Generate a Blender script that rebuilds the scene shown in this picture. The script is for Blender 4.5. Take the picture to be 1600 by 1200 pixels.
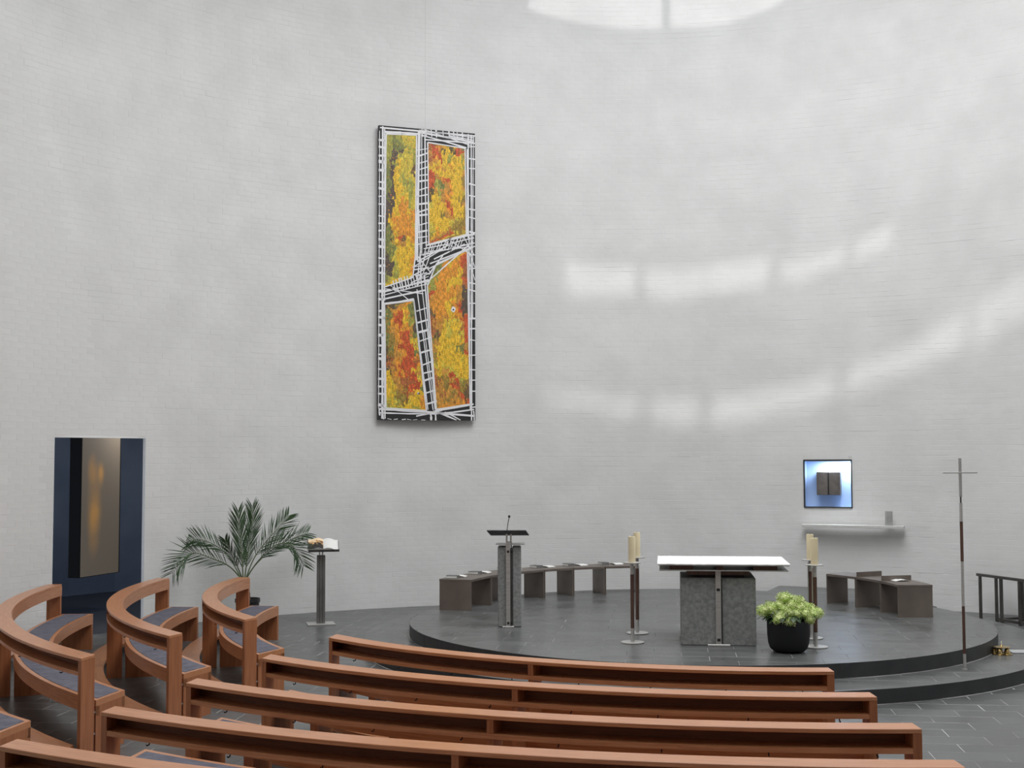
import bpy, bmesh, math, random
import numpy as np
from mathutils import Vector, Matrix, noise as mnoise

random.seed(7)
S = bpy.context.scene
COL = S.collection
for o in list(bpy.data.objects):
    bpy.data.objects.remove(o)
rad = math.radians

# ------------------------------------------------------------------ camera
FPX, TILT, ROLL, HC = 1954.0, 0.05861, -0.003365, 2.5
cam_d = bpy.data.cameras.new('camera'); cam = bpy.data.objects.new('camera', cam_d); COL.objects.link(cam)
cam_d.sensor_width = 36.0; cam_d.lens = FPX / 1600 * 36.0; cam_d.clip_start = 0.05; cam_d.clip_end = 200
_c, _s, _ct, _st = math.cos(ROLL), math.sin(ROLL), math.cos(TILT), math.sin(TILT)
cR = Vector((_c, -_s * _st, _s * _ct)); cU = Vector((-_s, -_c * _st, _c * _ct)); cF = Vector((0, _ct, _st))
cam.matrix_world = Matrix(((cR.x, cU.x, -cF.x, 0), (cR.y, cU.y, -cF.y, 0), (cR.z, cU.z, -cF.z, HC), (0, 0, 0, 1)))
S.camera = cam

# ------------------------------------------------------------------ world, sun, skylight, exposure
w = bpy.data.worlds.new('sky'); S.world = w; w.use_nodes = True
bg = w.node_tree.nodes['Background']; bg.inputs[0].default_value = (0.80, 0.88, 1.0, 1); bg.inputs[1].default_value = 1.0
SUN_DIR = Vector((0.0, 1.0, -1.096)).normalized()
sl = bpy.data.lights.new('sun', 'SUN'); so = bpy.data.objects.new('sun', sl); COL.objects.link(so)
sl.energy = 0.85; sl.angle = rad(1.5); sl.color = (1.0, 0.985, 0.96)
so.rotation_euler = SUN_DIR.to_track_quat('-Z', 'Y').to_euler()


def area_light(name, loc, size, energy, color=(1, 1, 1), direction=(0, 0, -1), shape='DISK', size_y=None):
    l = bpy.data.lights.new(name, 'AREA'); l.shape = shape; l.size = size; l.energy = energy; l.color = color
    if size_y:
        l.size_y = size_y
    o = bpy.data.objects.new(name, l); COL.objects.link(o); o.location = loc
    o.rotation_euler = Vector(direction).to_track_quat('-Z', 'Y').to_euler()
    return o


ZROOF = 13.0
area_light('skylight', (3.1, 13.1, ZROOF - 0.12), 9.0, 900, (0.98, 0.99, 1.0))
area_light('fill_light_entrance', (1.5, 5.5, ZROOF - 0.12), 9.0, 430, (0.98, 0.99, 1.0))  # unseen fill light, added to brighten surfaces from the viewer's side
vs = S.view_settings
S.display_settings.display_device = 'sRGB'
vs.view_transform = 'Standard'; vs.look = 'None'; vs.exposure = 0.35; vs.gamma = 1.0; vs.use_curve_mapping = False


# ------------------------------------------------------------------ helpers
class MB:
    """collects verts / faces (with uv) for ONE mesh"""
    def __init__(self):
        self.v, self.f, self.uv, self.mi = [], [], [], []

    def face(self, idx, uv=None, mi=0):
        self.f.append(tuple(idx)); self.mi.append(mi)
        self.uv.append(uv if uv else [(self.v[i][0] + self.v[i][2] * .37, self.v[i][1] + self.v[i][2]) for i in idx])

    def box(self, x0, x1, y0, y1, z0, z1, mi=0, M=None):
        b = len(self.v)
        P = [(x, y, z) for z in (z0, z1) for y in (y0, y1) for x in (x0, x1)]
        if M is not None:
            P = [tuple(M @ Vector(p)) for p in P]
        self.v += P
        for q in ((0, 2, 3, 1), (4, 5, 7, 6), (0, 1, 5, 4), (2, 6, 7, 3), (0, 4, 6, 2), (1, 3, 7, 5)):
            self.face([b + i for i in q], mi=mi)
        return self

    def prism(self, poly, z0, z1, mi=0):
        """poly: ccw list of xy"""
        b = len(self.v); n = len(poly)
        self.v += [(p[0], p[1], z0) for p in poly] + [(p[0], p[1], z1) for p in poly]
        self.face([b + n - 1 - i for i in range(n)], mi=mi); self.face([b + n + i for i in range(n)], mi=mi)
        for i in range(n):
            j = (i + 1) % n
            self.face((b + i, b + j, b + n + j, b + n + i), mi=mi)
        return self

    def lathe(self, prof, n=24, c=(0, 0, 0), mi=0, M=None):
        """prof: (r, z) pairs bottom to top"""
        rings = []
        for r, z in prof:
            if r < 1e-6:
                p = Vector((c[0], c[1], c[2] + z)); p = M @ p if M else p
                self.v.append(tuple(p)); rings.append([len(self.v) - 1])
            else:
                ids = []
                for k in range(n):
                    a = 2 * math.pi * k / n
                    p = Vector((c[0] + r * math.cos(a), c[1] + r * math.sin(a), c[2] + z)); p = M @ p if M else p
                    self.v.append(tuple(p)); ids.append(len(self.v) - 1)
                rings.append(ids)
        for A, B in zip(rings, rings[1:]):
            if len(A) == 1 and len(B) == 1:
                continue
            for k in range(n):
                j = (k + 1) % n
                if len(A) == 1:
                    self.face((A[0], B[j], B[k]), mi=mi)
                elif len(B) == 1:
                    self.face((A[k], A[j], B[0]), mi=mi)
                else:
                    self.face((A[k], A[j], B[j], B[k]), mi=mi)
        return self

    def tube(self, pts, r, n=8, mi=0, cap=True):
        pts = [Vector(p) for p in pts]; m = len(pts)
        rr = r if isinstance(r, (list, tuple)) else [r] * m
        prev = None; rings = []
        for i, p in enumerate(pts):
            t = (pts[min(i + 1, m - 1)] - pts[max(i - 1, 0)]).normalized()
            if prev is None:
                a = Vector((1, 0, 0)) if abs(t.x) < .9 else Vector((0, 1, 0))
                u = t.cross(a).normalized()
            else:
                u = (prev - t * prev.dot(t)).normalized()
            prev = u; vv = t.cross(u)
            ids = []
            for k in range(n):
                q = 2 * math.pi * k / n
                self.v.append(tuple(p + (u * math.cos(q) + vv * math.sin(q)) * rr[i])); ids.append(len(self.v) - 1)
            rings.append(ids)
        for A, B in zip(rings, rings[1:]):
            for k in range(n):
                j = (k + 1) % n
                self.face((A[k], A[j], B[j], B[k]), mi=mi)
        if cap:
            self.face(rings[0][::-1], mi=mi); self.face(rings[-1], mi=mi)
        return self

    def arc(self, C, r0, r1, z0, z1, aA, aB, n=24, mi=0):
        """ring sector. aA, aB: functions radius -> angle (radians) for the two ends"""
        cols = []
        for i in range(n + 1):
            t = i / n; ids = []
            for r, z in ((r0, z0), (r1, z0), (r1, z1), (r0, z1)):
                a = aA(r) * (1 - t) + aB(r) * t
                self.v.append((C[0] + r * math.cos(a), C[1] + r * math.sin(a), z)); ids.append(len(self.v) - 1)
            cols.append((ids, (aA(r1) * (1 - t) + aB(r1) * t) * r1))
        per = [0, abs(r1 - r0), abs(r1 - r0) + z1 - z0, 2 * abs(r1 - r0) + z1 - z0, 2 * (abs(r1 - r0) + z1 - z0)]
        for (A, ua), (B, ub) in zip(cols, cols[1:]):
            for k in range(4):
                j = (k + 1) % 4
                q = (A[k], A[j], B[j], B[k]); uv = [(ua, per[k]), (ua, per[k + 1]), (ub, per[k + 1]), (ub, per[k])]
                self.face(q, uv, mi)
        A = cols[0][0]; B = cols[-1][0]
        self.face(A[::-1], [(0, 0), (0, 1), (.2, 1), (.2, 0)], mi); self.face(B, [(0, 0), (0, 1), (.2, 1), (.2, 0)], mi)
        return self

    def build(self, name, mats, parent=None, smooth=False, bevel=0, loc=None, fix=True):
        me = bpy.data.meshes.new(name)
        me.from_pydata([tuple(p) for p in self.v], [], self.f)
        if not isinstance(mats, (list, tuple)):
            mats = [mats]
        for m in mats:
            me.materials.append(m)
        ul = me.uv_layers.new(name='UVMap')
        ul.data.foreach_set('uv', np.array([c for f in self.uv for p in f for c in p], dtype=np.float32))
        if len(mats) > 1:
            me.polygons.foreach_set('material_index', self.mi)
        if fix or bevel:
            bm = bmesh.new(); bm.from_mesh(me)
            if fix:
                bmesh.ops.recalc_face_normals(bm, faces=bm.faces)
            if bevel:
                es = [e for e in bm.edges if len(e.link_faces) == 2 and e.calc_face_angle(0) > 0.6]
                bmesh.ops.bevel(bm, geom=es, offset=bevel, segments=1, affect='EDGES', clamp_overlap=True)
            bm.to_mesh(me); bm.free()
        if smooth:
            me.polygons.foreach_set('use_smooth', [True] * len(me.polygons))
            try:
                me.set_sharp_from_angle(angle=rad(38))
            except Exception:
                pass
        o = bpy.data.objects.new(name, me); COL.objects.link(o)
        if parent:
            o.parent = parent
        if loc:
            o.location = loc
        return o


def thing(name, label, cat, loc=(0, 0, 0), rz=0.0, group=None):
    o = bpy.data.objects.new(name, None); COL.objects.link(o); o.empty_display_size = .1
    o.location = loc; o.rotation_euler = (0, 0, rz)
    return tag(o, label, cat, group)


def tag(o, label, cat, group=None, kind=None):
    o['label'] = label; o['category'] = cat
    if group:
        o['group'] = group
    if kind:
        o['kind'] = kind
    return o


def struct(o, label=None):
    o['kind'] = 'structure'
    if label:
        o['label'] = label
    return o


def local(o, pts):
    """world points -> local of an empty placed by location + rz"""
    M = (Matrix.Translation(o.location) @ Matrix.Rotation(o.rotation_euler.z, 4, 'Z')).inverted()
    return [M @ Vector(p) for p in pts]


def copy_tree(o, parent=None):
    c = o.copy(); COL.objects.link(c)
    if parent:
        c.parent = parent
    for ch in list(o.children):
        copy_tree(ch, c)
    return c


# ------------------------------------------------------------------ materials
def mat(name, color, rough=.5, metal=0.0, spec=.5, **kw):
    m = bpy.data.materials.new(name); m.use_nodes = True
    b = m.node_tree.nodes['Principled BSDF']
    b.inputs['Base Color'].default_value = (*color, 1); b.inputs['Roughness'].default_value = rough
    b.inputs['Metallic'].default_value = metal; b.inputs['Specular IOR Level'].default_value = spec
    for k, v in kw.items():
        b.inputs[k].default_value = v
    return m


def nodes(m):
    return m.node_tree.nodes, m.node_tree.links, m.node_tree.nodes['Principled BSDF']


def noisy(name, c0, c1, scale=5.0, rough=.5, metal=0.0, coord='Object', stretch=(1, 1, 1), detail=4.0, bump=0.0, lo=.35, hi=.65, spec=.5, rvar=0.0, island=0.0):
    """two-colour noise; optional bump, roughness variation and per-piece brightness variation"""
    m = mat(name, c0, rough, metal, spec); N, L, b = nodes(m)
    tc = N.new('ShaderNodeTexCoord'); mp = N.new('ShaderNodeMapping'); mp.inputs['Scale'].default_value = stretch
    nz = N.new('ShaderNodeTexNoise'); nz.inputs['Scale'].default_value = scale; nz.inputs['Detail'].default_value = detail
    cr = N.new('ShaderNodeValToRGB'); cr.color_ramp.elements[0].position = lo; cr.color_ramp.elements[1].position = hi
    cr.color_ramp.elements[0].color = (*c0, 1); cr.color_ramp.elements[1].color = (*c1, 1)
    L.new(tc.outputs[coord], mp.inputs[0]); L.new(mp.outputs[0], nz.inputs[0]); L.new(nz.outputs[0], cr.inputs[0])
    out = cr.outputs[0]
    if island:
        ge = N.new('ShaderNodeNewGeometry'); oi = N.new('ShaderNodeObjectInfo')
        ad = N.new('ShaderNodeMath'); ad.operation = 'ADD'; fr = N.new('ShaderNodeMath'); fr.operation = 'FRACT'
        L.new(ge.outputs['Random Per Island'], ad.inputs[0]); L.new(oi.outputs['Random'], ad.inputs[1]); L.new(ad.outputs[0], fr.inputs[0])
        mr = N.new('ShaderNodeMapRange'); mr.inputs[3].default_value = 1 - island; mr.inputs[4].default_value = 1 + island
        L.new(fr.outputs[0], mr.inputs[0])
        mx = N.new('ShaderNodeVectorMath'); mx.operation = 'SCALE'
        L.new(out, mx.inputs[0]); L.new(mr.outputs[0], mx.inputs['Scale']); out = mx.outputs[0]
    L.new(out, b.inputs['Base Color'])
    if bump:
        bp = N.new('ShaderNodeBump'); bp.inputs['Strength'].default_value = bump; bp.inputs['Distance'].default_value = .01
        L.new(nz.outputs[0], bp.inputs['Height']); L.new(bp.outputs[0], b.inputs['Normal'])
    if rvar:
        mr2 = N.new('ShaderNodeMapRange'); mr2.inputs[1].default_value = .3; mr2.inputs[2].default_value = .7
        mr2.inputs[3].default_value = rough - rvar; mr2.inputs[4].default_value = rough + rvar
        L.new(nz.outputs[0], mr2.inputs[0]); L.new(mr2.outputs[0], b.inputs['Roughness'])
    return m


M_brick = noisy('painted_brick', (.73, .73, .72), (.80, .80, .79), 1.3, .55, detail=6, bump=.0, spec=.35, island=.006)
M_joint = noisy('painted_joint', (.70, .70, .69), (.78, .78, .77), 3.0, .6, detail=5, spec=.3)
M_plain = mat('white_plaster', (.76, .76, .75), .7)
M_rear = mat('dark_rear_wall', (.22, .20, .18), .7)
M_slate = noisy('slate', (.092, .095, .095), (.125, .129, .129), 2.4, .33, coord='Object', detail=6, bump=.03, island=.09, rvar=.06)
M_riser = noisy('slate_riser_shaded', (.030, .032, .034), (.042, .044, .046), 6.0, .5, detail=5)  # darker than the tiles: shade on front-facing risers put into the colour
M_grout = noisy('grout', (.16, .16, .16), (.62, .62, .60), 1.6, .8, detail=6)
M_grout2 = noisy('platform_grout', (.10, .10, .10), (.34, .34, .33), 1.6, .8, detail=6)
M_wood = noisy('beech_stain', (.44, .17, .068), (.58, .26, .12), 3.0, .30, coord='UV', stretch=(1.2, 26, 26), detail=5, spec=.75)
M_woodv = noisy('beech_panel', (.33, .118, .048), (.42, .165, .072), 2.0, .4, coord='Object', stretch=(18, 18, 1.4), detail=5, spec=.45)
M_wood_shade = noisy('beech_shaded', (.16, .065, .038), (.22, .09, .05), 3.0, .5, coord='UV', stretch=(1.2, 22, 22), detail=5, spec=.3)  # beech darkened to carry the shade inside the book slot
M_cush = noisy('grey_felt', (.115, .115, .145), (.165, .165, .20), 12, .9, detail=6, spec=.15)
M_steel = noisy('brushed_steel', (.52, .515, .50), (.62, .615, .60), 2.0, .36, .6, stretch=(1, 1, 30))
M_dsteel = noisy('dark_steel', (.10, .095, .09), (.15, .145, .135), 3.0, .45, .7)
M_black = mat('black_iron', (.018, .018, .02), .5)
M_walnut = noisy('walnut_inlay', (.085, .042, .03), (.12, .06, .042), 4, .5, stretch=(8, 8, 1))
M_bench = noisy('bronzed_steel', (.15, .122, .104), (.21, .175, .15), 2.2, .42, .35, detail=5, spec=.5)
M_basalt = noisy('basalt', (.21, .22, .212), (.32, .33, .322), 26, .65, detail=7, bump=.15, spec=.35)
M_cloth = mat('white_linen', (.93, .93, .93), .8)
M_wax = noisy('beeswax', (.74, .63, .40), (.82, .72, .50), 2, .45, stretch=(1, 1, .6))
M_pot = mat('black_fibre_pot', (.012, .013, .015), .6, spec=.3)
M_soil = mat('soil', (.02, .015, .01), .9)
M_petal = noisy('pale_green_petals', (.44, .61, .13), (.80, .86, .44), 18, .6, detail=3, island=.20)
M_leaf = noisy('dark_leaf', (.02, .05, .018), (.04, .085, .03), 8, .45)
M_palm = noisy('palm_leaf', (.030, .070, .026), (.062, .115, .048), 5, .42, island=.25)
M_rachis = mat('palm_stem', (.10, .14, .06), .5)
M_trunk = noisy('palm_trunk', (.05, .03, .02), (.13, .085, .055), 22, .85, stretch=(1, 1, 3), bump=.5)
M_plastic = mat('black_plastic', (.02, .02, .022), .4)
M_page = mat('paper', (.88, .88, .86), .7)
M_bookgrey = noisy('grey_cover', (.15, .15, .15), (.20, .20, .195), 12, .6)
M_canvas = mat('black_canvas', (.018, .017, .018), .6)
M_paintw = mat('white_paint', (.86, .85, .87), .55)
M_brass = noisy('brass', (.42, .30, .13), (.55, .42, .20), 6, .3, 1.0)
M_copper = noisy('copper_bells', (.33, .17, .10), (.46, .27, .16), 6, .3, 1.0)
M_blue = noisy('blue_plaster', (.075, .105, .165), (.10, .135, .20), 1.2, .7, detail=5)
M_bluef = noisy('dark_blue_floor', (.022, .027, .040), (.030, .036, .052), 2.0, .5)
M_col = noisy('grey_steel_column', (.17, .165, .16), (.24, .235, .225), 3.0, .42, .6)
M_case = mat('black_case', (.006, .006, .007), .8, spec=.2)
M_frame = mat('dark_bronze_frame', (.05, .05, .052), .45, .6)
M_tblue = noisy('pale_blue_enamel', (.50, .66, .92), (.56, .71, .95), 1.2, .35)
M_tbox = noisy('patinated_bronze', (.16, .145, .135), (.22, .20, .185), 9, .5, .5)
M_stone = noisy('pale_stone', (.60, .60, .585), (.68, .68, .66), 7, .6)
M_glassgrey = noisy('grey_glass', (.40, .40, .39), (.46, .46, .45), 10, .35)
M_matgrey = mat('pale_grey_mat', (.42, .43, .44), .6)

# ------------------------------------------------------------------ wall
WC, WR = (1.861, 11.978), 9.881
COURSE, BL, JT = 1 / 12, .25, .004
DOOR = (rad(137.75), rad(146.45), 0.0, 2.80)            # chapel opening (angle, angle, z, z)
TAB = (rad(67.05), rad(71.73), 1.632, 2.445)            # tabernacle recess


def wp(a, z, off=0.0):
    return (WC[0] + (WR - off) * math.cos(a), WC[1] + (WR - off) * math.sin(a), z)


mb = MB()
As = sorted(set([i * math.pi / 120 for i in range(0, 121)] + list(DOOR[:2]) + list(TAB[:2])))
Zs = [0.0, TAB[2], TAB[3], DOOR[3], 5.0, 8.0, ZROOF]
for a0, a1 in zip(As, As[1:]):
    for z0, z1 in zip(Zs, Zs[1:]):
        am, zm = (a0 + a1) / 2, (z0 + z1) / 2
        if any(h[0] < am < h[1] and h[2] < zm < h[3] for h in (DOOR, TAB)):
            continue
        b = len(mb.v)
        mb.v += [wp(a0, z0), wp(a1, z0), wp(a1, z1), wp(a0, z1)]
        mb.face((b, b + 3, b + 2, b + 1))
# reveals of the two openings
for (h, dep) in ((DOOR, .07), (TAB, .02)):
    for a in h[:2]:
        b = len(mb.v); mb.v += [wp(a, h[2]), wp(a, h[3]), wp(a, h[3], -dep), wp(a, h[2], -dep)]; mb.face((b, b + 1, b + 2, b + 3))
    for z in h[2:]:
        b = len(mb.v); mb.v += [wp(h[0], z), wp(h[1], z), wp(h[1], z, -dep), wp(h[0], z, -dep)]; mb.face((b, b + 1, b + 2, b + 3))
wall = struct(mb.build('wall_curved', M_joint, smooth=False, fix=False), 'tall curved wall of white painted brick')


def brick_bm(l, h, d=.0025, bev=.0022):
    """x along the wall, y towards the room, z up; five faces with chamfered front"""
    P = []
    for y, i in ((-.012, 0.0), (d - bev * .6, 0.0), (d, bev)):
        P += [(-l / 2 + i, y, -h / 2 + i), (l / 2 - i, y, -h / 2 + i), (l / 2 - i, y, h / 2 - i), (-l / 2 + i, y, h / 2 - i)]
    F = [(8, 9, 10, 11)]
    for s in (0, 4):
        for k in range(4):
            j = (k + 1) % 4
            F.append((s + k, s + j, s + 4 + j, s + 4 + k))
    return P, F


def clip_rect(a0, a1, z0, z1):
    for h in (DOOR, TAB):
        if a1 <= h[0] or a0 >= h[1] or z1 <= h[2] or z0 >= h[3]:
            continue
        opts = []
        if a0 < h[0]: opts.append((a0, h[0], z0, z1))
        if a1 > h[1]: opts.append((h[1], a1, z0, z1))
        if z0 < h[2]: opts.append((a0, a1, z0, h[2]))
        if z1 > h[3]: opts.append((a0, a1, h[3], z1))
        opts = [q for q in opts if (q[1] - q[0]) * WR > .02 and q[3] - q[2] > .012]
        return max(opts, key=lambda q: (q[1] - q[0]) * (q[3] - q[2])) if opts else None
    return (a0, a1, z0, z1)


def visible_px(p):
    d = Vector(p) - Vector((0, 0, HC)); y = d.dot(cF)
    return 800 + FPX * d.dot(cR) / y, 600 - FPX * d.dot(cU) / y, d.length


cells = []
da = BL / WR
CID = {}
for k in range(0, 130):
    z0 = k * COURSE; ph = (.5 if k % 2 else 0.0) + random.choice((0, 0, 0, .25))
    for i in range(int(rad(44) / da), int(rad(160) / da)):
        q = clip_rect((i + ph) * da, (i + ph + 1) * da, z0, z0 + COURSE)
        if q:
            cells.append(q); CID[q] = (k, i)
full = []
for q in cells:
    ac, zc = (q[0] + q[1]) / 2, (q[2] + q[3]) / 2
    if (q[1] - q[0]) > da * .999 and (q[3] - q[2]) > COURSE * .999:
        x, y, dist = visible_px(wp(ac, zc))
        if 10 < x < 1590 and 10 < y < 1000 and not (x < 470 and y > 900):
            full.append((dist, q))
full.sort(key=lambda t: t[0])
solo = set(t[1] for t in full[:300])
shared = []


def brick_size(n=None):
    """face size and relief of one brick: most joints are closed by paint, a few stay open"""
    u = random.random() if n is None else min(max(.5 - 1.3 * n + random.uniform(-.12, .12), 0), 1)
    gap = .0012 if u < .62 else (.003 if u < .86 else .0065)
    return gap, (.0008 if random.random() < .95 else .003), (.0020 if random.random() < .9 else random.uniform(.0026, .004))


for k in range(12):
    g, gl, dd = brick_size()
    P, F = brick_bm(BL - gl, COURSE - g, d=dd)
    me = bpy.data.meshes.new('brick'); me.from_pydata([(p[0], p[1], p[2] + g / 2) for p in P], [], F); me.materials.append(M_brick); shared.append(me)
VV, FF = [], []
for q in cells:
    ac, zc = (q[0] + q[1]) / 2, (q[2] + q[3]) / 2
    kk, ii = CID[q]
    nn = mnoise.noise((ii * .23, kk * 7.3, 1.5)); gn = mnoise.noise((ii * .31, kk * 5.7, 8.5))
    tx, tz, ty = .018 * nn + random.gauss(0, .0022), random.gauss(0, .0004), random.gauss(0, .0004)
    Mx = Matrix.Translation(Vector(wp(ac, zc))) @ Matrix.Rotation(ac + math.pi / 2, 4, 'Z') @ Matrix.Rotation(tx, 4, 'X') @ Matrix.Rotation(tz, 4, 'Z') @ Matrix.Rotation(ty, 4, 'Y')
    if q in solo:
        o = bpy.data.objects.new('brick', random.choice(shared)); COL.objects.link(o); o.parent = wall; o.matrix_world = Mx
    else:
        g, gl, dd = brick_size(gn)
        P, F = brick_bm((q[1] - q[0]) * WR - gl, q[3] - q[2] - g, d=dd)
        b = len(VV); VV += [tuple(Mx @ Vector((p[0], p[1], p[2] + g / 2))) for p in P]; FF += [tuple(b + i for i in f) for f in F]
me = bpy.data.meshes.new('brickwork'); me.from_pydata(VV, [], FF); me.materials.append(M_brick)
o = bpy.data.objects.new('brickwork', me); COL.objects.link(o); o.parent = wall; o['kind'] = 'stuff'

# rest of the room shell (behind and beside the viewer)
XL, XR, YB = WC[0] - WR, WC[0] + WR, -4.5
struct(MB().box(XL - .2, XL, YB, WC[1], 0, ZROOF).build('wall_left', M_plain))
struct(MB().box(XR, XR + .2, YB, WC[1], 0, ZROOF).build('wall_right', M_plain))
struct(MB().box(XL - .2, XR + .2, YB - .2, YB, 0, ZROOF).build('wall_back', M_rear))


# unseen ceiling; its openings are shaped to throw the sun patches on the wall
def roof_pt(p):
    t = (ZROOF - p[2]) / -SUN_DIR.z
    return (p[0] - SUN_DIR.x * t, p[1] - SUN_DIR.y * t)


# wall areas reached by the sun: (angle deg, z) outlines on the curved wall
PATCH = [
    [(99.0, 10.30), (92.5, 10.06), (85.2, 9.98), (85.2, 11.9), (92.5, 11.9), (99.0, 11.9)],
    [(84.3, 9.98), (78.5, 10.02), (73.0, 10.30), (73.0, 11.9), (78.5, 11.9), (84.3, 11.9)],
    [(95.2, 5.25), (92.0, 5.22), (88.2, 5.18), (88.2, 5.86), (92.0, 5.86), (95.2, 5.95)],
    [(87.2, 5.15), (82, 5.20), (74.8, 5.36), (74.8, 5.95), (82, 5.83), (87.2, 5.78)],
    [(73.6, 5.35), (70, 5.5), (67.4, 5.62), (67.4, 6.05), (70, 5.92), (73.6, 5.83)],
    [(66.4, 5.68), (62.8, 5.95), (62.8, 6.46), (66.4, 6.1)],
    [(97.5, 3.40), (94, 3.26), (88.0, 3.12), (88.0, 3.50), (94, 3.58), (97.5, 3.66)],
    [(86.6, 3.02), (82.0, 2.98), (82.0, 3.46), (86.6, 3.50)],
    [(80.6, 2.92), (74, 3.10), (68.6, 3.34), (68.6, 3.90), (74, 3.66), (80.6, 3.50)],
    [(67.4, 3.42), (61.5, 3.78), (56.3, 4.14), (56.3, 4.86), (61.5, 4.32), (67.4, 3.98)],
    [(55.4, 4.16), (50.0, 4.62), (44, 5.25), (44, 6.1), (50.0, 5.42), (55.4, 4.92)],
]
cu = bpy.data.curves.new('ceiling', 'CURVE'); cu.dimensions = '2D'; cu.fill_mode = 'BOTH'; cu.extrude = .06


def cspline(pts):
    s = cu.splines.new('POLY'); s.points.add(len(pts) - 1); s.use_cyclic_u = True
    for q, p in zip(s.points, pts):
        q.co = (p[0], p[1], 0, 1)


cspline([(XL - .3, YB - .3), (XR + .3, YB - .3), (XR + .3, 23), (XL - .3, 23)])
for P in PATCH:
    cspline([roof_pt(wp(rad(a), z)) for a, z in P])
cu.materials.append(M_plain)
co = bpy.data.objects.new('ceiling', cu); COL.objects.link(co); co.location = (0, 0, ZROOF + .06)
dg = bpy.context.evaluated_depsgraph_get(); dg.update()
cme = bpy.data.meshes.new_from_object(co.evaluated_get(dg)); cme.name = 'ceiling'
bpy.data.objects.remove(co)
co = bpy.data.objects.new('ceiling', cme); COL.objects.link(co); co.location = (0, 0, ZROOF + .06); struct(co)

# ------------------------------------------------------------------ floor, tiles, altar platform
ZS, ZP = .154, .319                                       # lower step, upper platform
PC, R1 = (2.447, 17.048), 3.83
QC, R2 = (2.47, 17.05), 4.45
floor = struct(MB().box(XL - .3, XR + .3, YB - .3, 24.6, -.2, -.0009).build('floor', M_grout), 'dark slate tiled floor')
TL, TW, TJ, PHI = .60, .30, .0055, rad(-7.0)
ux, uy = (math.cos(PHI), math.sin(PHI)), (-math.sin(PHI), math.cos(PHI))


def tile_polys(cx, cy, hx, hy, keep):
    out = []
    for j in range(int(-hy / TW) - 1, int(hy / TW) + 1):
        ofs = (.5 if j % 2 else 0)
        for i in range(int(-hx / TL) - 2, int(hx / TL) + 2):
            x0, y0 = (i + ofs) * TL + TJ / 2, j * TW + TJ / 2
            q = [(x0, y0), (x0 + TL - TJ, y0), (x0 + TL - TJ, y0 + TW - TJ), (x0, y0 + TW - TJ)]
            q = [(cx + a * ux[0] + b * uy[0], cy + a * ux[1] + b * uy[1]) for a, b in q]
            q = keep(q)
            if q and len(q) >= 3:
                out.append(q)
    return out


def clip_circle(q, c, r, n=96):
    poly = q
    mx = max(math.hypot(p[0] - c[0], p[1] - c[1]) for p in q)
    if mx < r * .999:
        return q
    for k in range(n):
        a = 2 * math.pi * (k + .5) / n; nx, ny = math.cos(a), math.sin(a); dd = r * math.cos(math.pi / n)
        res = []
        for i in range(len(poly)):
            p, s = poly[i], poly[(i + 1) % len(poly)]
            dp = (p[0] - c[0]) * nx + (p[1] - c[1]) * ny - dd; ds = (s[0] - c[0]) * nx + (s[1] - c[1]) * ny - dd
            if dp <= 0:
                res.append(p)
            if dp * ds < 0:
                t = dp / (dp - ds); res.append((p[0] + (s[0] - p[0]) * t, p[1] + (s[1] - p[1]) * t))
        poly = res
        if len(poly) < 3:
            return None
    ar = abs(sum(poly[i][0] * poly[(i + 1) % len(poly)][1] - poly[(i + 1) % len(poly)][0] * poly[i][1] for i in range(len(poly)))) / 2
    return poly if ar > .004 else None


def tile_mesh(q, z, th=.008, bev=.0022):
    c = Vector((sum(p[0] for p in q) / len(q), sum(p[1] for p in q) / len(q)))
    inner = []
    for p in q:
        d = c - Vector(p); l = d.length
        inner.append(Vector(p) + d * (bev * 1.5 / max(l, .02)))
    n = len(q)
    P = [(p[0], p[1], z - th) for p in q] + [(p[0], p[1], z - bev * .5) for p in q] + [(p[0], p[1], z) for p in inner]
    F = [tuple(range(2 * n, 3 * n))]
    for s in (0, n):
        for k in range(n):
            j = (k + 1) % n
            F.append((s + k, s + j, s + n + j, s + n + k))
    return P, F


def lay_tiles(polys, z, parent, limit=300, score=None):
    scored = sorted(polys, key=score)
    VV, FF = [], []
    for n, q in enumerate(scored):
        zz = z + random.uniform(-.0006, .0006)
        P, F = tile_mesh(q, zz)
        if n < limit:
            me = bpy.data.meshes.new('tile'); me.from_pydata(P, [], F); me.materials.append(M_slate)
            o = bpy.data.objects.new('tile', me); COL.objects.link(o); o.parent = parent
        else:
            b = len(VV); VV += P; FF += [tuple(b + i for i in f) for f in F]
    if VV:
        me = bpy.data.meshes.new('tiling'); me.from_pydata(VV, [], FF); me.materials.append(M_slate)
        o = bpy.data.objects.new('tiling', me); COL.objects.link(o); o.parent = parent; o['kind'] = 'stuff'


def keep_floor(q):
    c = (sum(p[0] for p in q) / 4, sum(p[1] for p in q) / 4)
    if c[0] < XL or c[0] > XR or c[1] < 5.2 or (c[1] > WC[1] and math.hypot(c[0] - WC[0], c[1] - WC[1]) > WR + .7):
        return None
    if math.hypot(c[0] - QC[0], c[1] - QC[1]) < R2 - .4:
        return None
    if c[1] > WC[1] and math.hypot(c[0] - WC[0], c[1] - WC[1]) > WR + .3 and not (c[0] < -4.5 and c[1] > 16):
        return None
    return q


def fscore(q):
    c = (sum(p[0] for p in q) / len(q), sum(p[1] for p in q) / len(q), 0)
    x, y, d = visible_px(c)
    ok = (1300 < x < 1640 and 1040 < y < 1240) or (440 < x < 700 and 940 < y < 1030) or (1440 < x < 1640 and 930 < y)
    return d if ok else d + 100


lay_tiles(tile_polys(1.8, 14.0, 11, 10, keep_floor), 0.0, floor, 300, fscore)

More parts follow.
